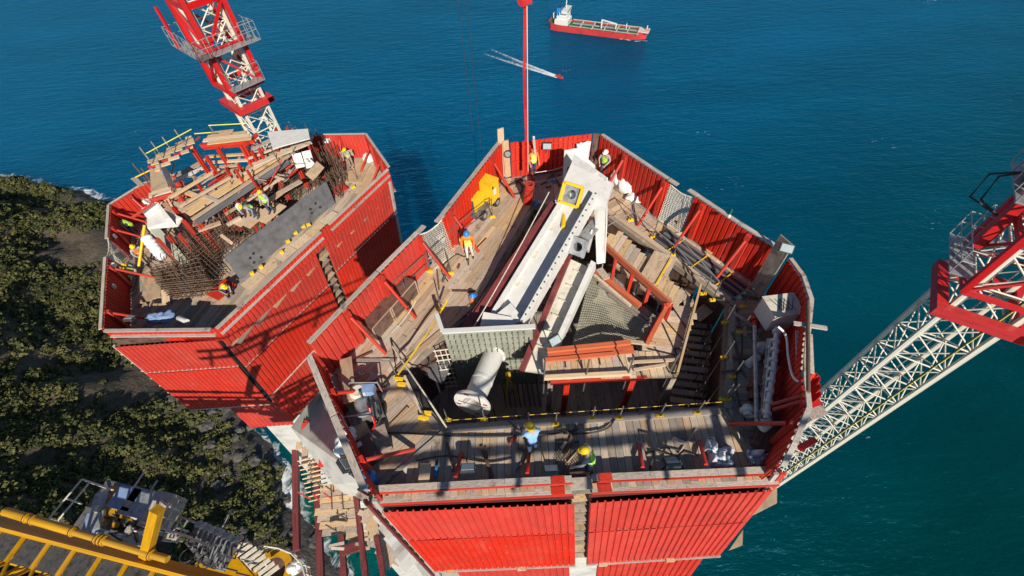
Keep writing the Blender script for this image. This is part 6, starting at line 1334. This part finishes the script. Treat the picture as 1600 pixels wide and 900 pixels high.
# ---- yellow crane, lower left
yl = thing('crane_jib', 'yellow lattice crane jib with grating walkway at the foot of the scene', 'crane', (-14, 3, -6))
JA, JB = at(-70, 800, -3.5), at(420, 927, -3.5); jd = (JB-JA).normalized(); jn = V((jd.y, -jd.x, 0)); 
if jn.y > 0: jn = -jn
bar('chord', JA, JB, .46, .16, 'crane_yellow', yl, up=(UP-jn*1.1).normalized()); JA2, JB2 = JA+jn*2.0, JB+jn*2.0; bar('chord', JA2, JB2, .3, .36, 'crane_yellow', yl)
lo1, lo2 = JA+jn*1.0-UP*1.9, JB+jn*1.0-UP*1.9; rod('chord', lo1, lo2, .17, 'crane_yellow', yl)
nb = 12
for k in range(nb):
    a, b = lin(JA, JB, k/nb), lin(JA, JB, (k+1)/nb); a2, b2 = lin(JA2, JB2, k/nb), lin(JA2, JB2, (k+1)/nb); l1 = lin(lo1, lo2, (k+.5)/nb)
    bar('cross_bar', a+jn*.15-UP*.1, a+jn*1.0-UP*.12, .15, .08, 'crane_yellow', yl)
    rod('brace', a-UP*.15, l1, .07, 'crane_yellow', yl); rod('brace', l1, b-UP*.15, .07, 'crane_yellow', yl); rod('brace', a2, l1, .07, 'crane_yellow', yl); rod('brace', l1, b2, .07, 'crane_yellow', yl)
    rod('brace', a+jn*.95-UP*.2, lin(a2, b2, .5), .06, 'crane_yellow', yl); rod('brace', b2, l1+UP*.6, .045, 'crane_yellow', yl)
    mb = MB(); g = a+jd*.12+jn*.25-UP*.16; L_ = (b-a).length-.2
    for q in range(17): mb.beam(g+jn*.046*q, g+jn*.046*q+jd*L_, .02, .03)
    for q in range(24): mb.beam(g+jd*L_*q/23, g+jd*L_*q/23+jn*.74, .02, .03)
    mb.build('grating', 'steel', yl)['kind'] = 'stuff'
pa, pb = at(8, 799, -3.0), at(262, 874, -3.0); rod('luffing_ram', pa, lin(pa, pb, .45), .15, 'crane_yellow', yl); rod('luffing_ram', lin(pa, pb, .45), pb, .12, 'crane_yellow', yl)
for t in (.14, .18, .43, .58, .6, .62, .9): p = lin(pa, pb, t); d = (pb-pa).normalized(); rod('ram_band', p, p+d*.1, .175, 'crane_yellow', yl)
p = at(228, 868, -3.4); bar('stop_post', p, at(246, 796, -1.2), .3, .3, 'crane_yellow', yl, up=jd)
mdk = thing('machinery_deck', 'railed crane machinery deck with grey winch covers above the scrub', 'machinery', at(200, 810, -7))
ZM = -6.5
def mbx(px, py, z, sx_, sy_, sz_, mt_, nm, rot=0.0):
    c = at(px, py, z); d = Matrix.Rotation(rot, 3, 'Z')@jd; n_ = V((-d.y, d.x, 0)); mb = MB(); mb.obox(c, d*sx_, n_*sy_, UP*sz_); return mb.build(nm, mt_, mdk)
mbx(195, 808, ZM-.9, 2.0, 1.25, .08, 'steel', 'deck_plate')
mbx(238, 792, ZM, .95, .55, .45, 'galv', 'engine_cover'); mbx(205, 782, ZM, .55, .45, .45, 'tarp_blue', 'engine_cover'); mbx(255, 800, ZM+.1, .4, .7, .5, 'rail_wood', 'engine_cover'); mbx(160, 800, ZM, .28, .8, .3, 'galv', 'duct_cover', .5); mbx(148, 822, ZM, .3, .5, .25, 'tarp_blue', 'duct_cover', .4); mbx(185, 775, ZM-.2, .3, .3, .35, 'crane_yellow', 'motor_mount'); mbx(200, 795, ZM-.2, .5, .4, .3, 'crane_yellow', 'winch_frame'); mbx(195, 846, ZM-.3, .8, .2, .2, 'white', 'side_step'); mbx(215, 838, ZM-.2, .5, .3, .2, 'galv', 'side_step')
for k in range(4): c = at(178+k*14, 815+k*3, ZM-.3); mb = MB(); mb.lathe(c-V((0, .3, 0)), V((.3, 1, 0)), [(0, 0), (0, .22), (.08, .22), (.08, .15), (.5, .15), (.5, .22), (.58, .22), (.58, 0)], 16); mb.build('winch_drum', 'dark' if k % 2 else 'steel', mdk)
for k in range(12): c = at(165+rq.uniform(0, 60), 798+rq.uniform(0, 38), ZM-.1); mb = MB(); mb.path([c, c+V((rq.uniform(-.3, .3), rq.uniform(-.3, .3), .3)), c+V((rq.uniform(-.6, .6), rq.uniform(-.6, .6), .1))], .04, 6); mb.build('hydraulic_hose', 'cable' if k % 3 else 'rebar', mdk, smooth=True)
for k in range(34):
    x, y = 150+rq.uniform(0, 120), 775+rq.uniform(0, 70); c = at(x, y, ZM+rq.uniform(-.5, .45)); d = Matrix.Rotation(rq.uniform(-.4, .4), 3, 'Z')@jd; n_ = V((-d.y, d.x, 0)); mb = MB(); mb.obox(c, d*rq.uniform(.05, .3), n_*rq.uniform(.04, .2), UP*rq.uniform(.04, .16)); mb.build(rq.choice(('bracket', 'junction_box', 'cover_plate', 'valve')), rq.choice(('galv', 'steel', 'dark', 'tarp_pale', 'crane_yellow', 'rail_wood', 'white')), mdk)
for k in range(10): a = at(150+rq.uniform(0, 110), 775+rq.uniform(0, 70), ZM+.4); rod('pipe', a, a+Matrix.Rotation(rq.choice((0, 1.57)), 3, 'Z')@jd*rq.uniform(.5, 1.4), .035, rq.choice(('galv', 'steel', 'cream')), mdk)
def frame(T, pts, z, h_=1.0, mt_='cream', closed=False):
    P = [at(x, y, z) for x, y in pts]
    if closed: P.append(P[0])
    for a, b in zip(P[:-1], P[1:]):
        for s in (.5, 1.0): rod('rail_bar', a+UP*h_*s, b+UP*h_*s, .035, mt_, T)
        for t in (0, .5): p = lin(a, b, t); rod('rail_post', p, p+UP*h_, .035, mt_, T)
frame(mdk, [(103, 818), (152, 758), (188, 770)], ZM, .9); frame(mdk, [(262, 830), (280, 798), (270, 790)], ZM, .8); frame(mdk, [(240, 822), (300, 840), (340, 858)], ZM, .7)
cab = thing('access_platform', 'glazed crane access cage with pale rails beside the yellow jib', 'platform', at(335, 850, -8))
ZP = -7.2
frame(cab, [(285, 846), (303, 816), (358, 835), (388, 856)], ZP, .9, 'galv'); frame(cab, [(330, 882), (350, 892), (372, 850)], ZP, .9, 'galv')
mb = MB(); mb.prism([at(x, y, ZP) for x, y in ((290, 850), (305, 822), (372, 850), (350, 894), (318, 884))], (0, 0, -.08)); mb.build('floor', 'steel', cab)
for k in range(8): a = at(312+k*7, 826+k*3, ZP+.9); b = at(300+k*7, 858+k*3.6, ZP+.9); rod('roof_bar', a, b, .03, 'galv', cab)
for k in range(9): p = at(306+k*7, 820+k*3, ZP+1.0); bar('cable_clip', p, p+V((.25, .05, .05)), .2, .14, 'cream' if k % 2 else 'galv', cab)
mbb = MB(); mbb.prism([at(x, y, ZP-.3) for x, y in ((305, 880), (345, 850), (370, 870), (400, 905), (300, 905))], (0, 0, -.3)); mbb.build('slew_ring', 'crane_yellow', cab)
for k in range(9): p = at(368+k*7, 855+k*6, ZP-.2); bar('stair_tread', p-V((.35, 0, 0)), p+V((.2, .4, 0)), .16, .05, 'cream', cab)
rl = thing('round_platform', 'half-round railed platform with white equipment above the shore rocks', 'platform', at(440, 885, -9))
ZQ = -8.5; pp = [(402, 884), (421, 858), (448, 862), (468, 870), (484, 886), (492, 915)]
frame(rl, pp, ZQ, .9, 'cream'); mb = MB(); mb.prism([at(x, y, ZQ) for x, y in pp+[(400, 920)]], (0, 0, -.1)); mb.build('floor', 'ply_brown', rl)
mb = MB(); c = at(428, 896, ZQ+.15); mb.lathe(c, UP, [(0, .9), (.3, .9), (.3, .6), (.1, .6)], 20); mb.build('cable_drum', 'crane_yellow', rl)
for k in range(5): c = at(462+rq.uniform(-6, 8), 882+rq.uniform(-6, 10), ZQ+.3); mb = MB(); mb.lump(c, .3, .26, .28, seed=k, amp=.2); mb.build('equipment', 'white_cloth' if k % 2 else 'galv', rl, smooth=True)
stp = thing('access_stair', 'narrow crane stairway with pale treads and rails', 'stair', at(390, 880, -9))
a, b = at(372, 848, -8.2), at(420, 905, -8.8)
for s in (-.4, .4): bar('stringer', a+V((s, 0, 0)), b+V((s, 0, 0)), .06, .2, 'cream', stp)
for k in range(12): p = lin(a, b, (k+.5)/12); bar('tread', p-V((.38, 0, 0)), p+V((.38, 0, 0)), .2, .05, 'galv', stp)
# unseen jib added behind the viewer to throw a lattice shadow on the front deck
shadow_jib = thing('crane_jib', 'cream lattice crane jib spanning the air behind the near leg', 'crane', (0, -6, 7)); 
up_ = math.tan(SUN_EL)
JZ = 7.5; jy = 5.0-SUN_H.y*JZ/up_; jx = -SUN_H.x*JZ/up_
for dy, dz in ((0, 0), (1.0, 0)): bar('chord', V((jx-14, jy+dy-.35, JZ+dz)), V((jx+12, jy+dy+.45, JZ+dz)), .22, .14, 'cream', shadow_jib)
bar('chord', V((jx-14, jy+.3, JZ+1.2)), V((jx+12, jy+1.1, JZ+1.2)), .1, .1, 'cream', shadow_jib)
for k in range(12):
    x = jx-13.5+k*2.2; o_ = (x-jx)/26*.8; bar('cross_bar', V((x, jy-1.1+o_, JZ)), V((x+.15, jy+1.0+o_, JZ)), .26 if k % 2 else .13, .12, 'cream', shadow_jib)
    if k % 3 == 0: rod('brace', V((x, jy+o_, JZ)), V((x+2.2, jy+1.0+o_, JZ)), .06, 'cream', shadow_jib)
for k in range(16): a = at(290+rq.uniform(0, 90), 825+rq.uniform(0, 70), ZP+rq.uniform(-.2, .8)); rod('pipe', a, a+Matrix.Rotation(rq.choice((0, 1.57)), 3, 'Z')@jd*rq.uniform(.4, 1.3), .03, rq.choice(('galv', 'cream', 'dark')), cab)
for k in range(3): mb = MB(); p = at(300+k*14, 868+k*5, ZP+.2); mb.path([p+V((.35*math.cos(t*.45), .3*math.sin(t*.45), .03*t)) for t in range(15)], .035, 6); mb.build('cable_loop', 'cable', cab, smooth=True)
# ================================================================== SHIPS
def ship():
    s0, s1 = at(859, 42, SEA), at(1011, 61, SEA); u = (s1-s0).normalized(); v_ = V((-u.y, u.x, 0)); L_ = (s1-s0).length; B = 9.5
    T = thing('tanker', 'red-hulled tanker with white aft superstructure under way', 'ship', (s0.x, s0.y, SEA))
    def W(a, b, z): return s0+u*a+v_*b+UP*z
    st = [(0, .62, 8.5), (.03, .85, 8), (.10, 1, 7.3), (.3, 1, 6.6), (.75, 1, 6.6), (.86, .95, 7.2), (.93, .68, 8.8), (.98, .28, 9.6), (1.0, .04, 9.9)]
    mb = MB(); n_ = len(st)
    for t, b, z in st:
        wl = b*(.9 if t < .85 else .72); x0 = t*L_*(.985 if t > .9 else 1)+(3 if t == 0 else 0)
        for s in (-1, 1): mb.v += [tuple(W(x0, s*B*wl, -1.5)), tuple(W(t*L_, s*B*b, z))]
    for i in range(n_-1):
        k = 4*i; mb.f += [(k, k+1, k+5, k+4), (k+2, k+6, k+7, k+3)]
    mb.f += [(0, 2, 3, 1)]; mb.mi = [0]*len(mb.f); mb.build('hull', 'ship_red', T)
    mb = MB()
    for t, b, z in st: mb.v += [tuple(W(t*L_, -B*b*.97, z-1.0)), tuple(W(t*L_, B*b*.97, z-1.0))]
    mb.f = [(2*i, 2*i+1, 2*i+3, 2*i+2) for i in range(n_-1)]; mb.mi = [0]*len(mb.f); mb.build('main_deck', 'deck_green', T)
    def bx(a0, a1, b0, b1, z0, z1, nm, mt_='white'):
        m_ = MB(); m_.prism([W(a0, b0, z0), W(a1, b0, z0), W(a1, b1, z0), W(a0, b1, z0)], UP*(z1-z0)); return m_.build(nm, mt_, T)
    bx(8, 24, -8, 8, 6.5, 12, 'deckhouse'); bx(10, 22.5, -7, 7, 12, 15.5, 'deckhouse'); bx(13, 22.5, -6.5, 6.5, 15.5, 19, 'deckhouse'); br_ = bx(16, 23, -9, 9, 19, 22, 'bridge')
    bx(22.6, 23.15, -8, 8, 20.2, 21.3, 'bridge_windows', 'dark'); bx(9, 14, -3, 3, 15.5, 22, 'funnel', 'hel_blue'); bx(10, 13, -1.5, 1.5, 22, 23.2, 'funnel_cap', 'dark')
    for k in range(5): bx(24.0, 24.2, -6.5+k*2.8, -5.3+k*2.8, 9, 10.2, 'porthole', 'dark')
    for a, h in ((19, 10), (90, 6), (113, 7)): rod('mast', W(a, 0, 7 if a > 30 else 22), W(a, 0, (7 if a > 30 else 22)+h), .55, 'white', T); rod('yard', W(a, -2, (13 if a > 30 else 28)), W(a, 2, (13 if a > 30 else 28)), .3, 'white', T)
    rod('crane_post', W(62, -2, 6), W(62, -2, 15), .9, 'white', T); bar('crane_arm', W(62, -2, 15), W(79, -2, 12.5), 1.0, 1.2, 'white', T); rod('crane_arm', W(79, -2, 12.5), W(78, -2, 7), .8, 'white', T); rod('stern_crane', W(4, 3, 7), W(3, 3, 14), .6, 'white', T); bar('stern_crane', W(3, 3, 14), W(8, 3, 17), .7, .7, 'white', T)
    for b in (-1.5, 0, 1.5): rod('cargo_pipe', W(28, b, 7.2), W(104, b, 7.2), .35, 'galv', T)
    for a in (38, 52, 66, 80, 92, 104): bx(a, a+.9, -8.8, 8.8, 6.2, 7.1, 'deck_beam', 'cream')
    for s in (-1, 1): bar('rail', W(26, s*9.3, 7.6), W(106, s*9.3, 7.6), .25, .9, 'rail_wood', T)
    bx(104, 116, -6, 6, 8, 8.8, 'forecastle', 'cream')
    rows = []
    for k in range(12):
        t = k/11; a = L_*(1.01-.5*t); rows.append([(W(a, -B*(.6 if t < .15 else 1)-o_*(.6+2*t), .3), e-.28*t) for o_, e in ((-2.5, .3), (0, .5), (2, .35), (4.5, -.2))])
    foam_sheet('bow_wave', rows, 'thin white bow wave along the tanker hull')
ship()
def speedboat():
    b0, b1 = at(768, 86, SEA), at(880, 123.5, SEA); u = (b1-b0).normalized(); v_ = V((-u.y, u.x, 0)); L_ = 9.5; s0 = b1-u*L_
    T = thing('speedboat', 'small red speedboat trailing a white wake', 'boat', (s0.x, s0.y, SEA))
    def W(a, b, z): return s0+u*a+v_*b+UP*z
    st = [(0, 1.5, 1.3), (.4, 1.6, 1.5), (.75, 1.2, 1.8), (.93, .5, 2.0), (1, .05, 2.1)]; mb = MB()
    for t, b, z in st:
        for s in (-1, 1): mb.v += [tuple(W(t*L_*.95, s*b*.7, 0)), tuple(W(t*L_, s*b, z))]
    for i in range(4): k = 4*i; mb.f += [(k, k+1, k+5, k+4), (k+2, k+6, k+7, k+3), (k+1, k+3, k+7, k+5)]
    mb.f += [(0, 2, 3, 1)]; mb.mi = [0]*len(mb.f); mb.build('hull', 'ship_red', T)
    m_ = MB(); m_.prism([W(3, -1.1, 1.4), W(6, -1, 1.5), W(6, 1, 1.5), W(3, 1.1, 1.4)], UP*1.3); m_.build('cabin', 'ship_red', T); m_ = MB(); m_.prism([W(6.02, -.9, 1.8), W(6.3, -.8, 1.8), W(6.3, .8, 1.8), W(6.02, .9, 1.8)], UP*.7); m_.build('windscreen', 'dark', T)
    rows = []
    for k in range(40):
        t = k/39; a = 3-t*98; w_ = 2.2+t*5.0; bend = 4*t*t
        rows.append([(W(a, w_*o_/10+bend, .3), .78-.42*t-(.55*t+.1)*(1-abs(o_)/10)**2*(1 if t > .12 else 0)-(.6 if abs(o_) > 11 else 0)+.12*math.exp(-(o_/1.6)**2)) for o_ in (-13, -10.5, -9, -7, -5, -3, -1, 0, 1, 3, 5, 7, 9, 10.5, 13)])
    wk = foam_sheet('wake', rows, 'white foaming wake behind the red speedboat'); wm = MAT['foam'].copy(); wk.data.materials[0] = wm
    for n_ in wm.node_tree.nodes:
        if n_.type == 'TEX_NOISE': n_.inputs['Scale'].default_value = .35; n_.inputs['Distortion'].default_value = 0
        if n_.type == 'MAP_RANGE': n_.inputs['From Min'].default_value = .82; n_.inputs['From Max'].default_value = 1.25
speedboat()
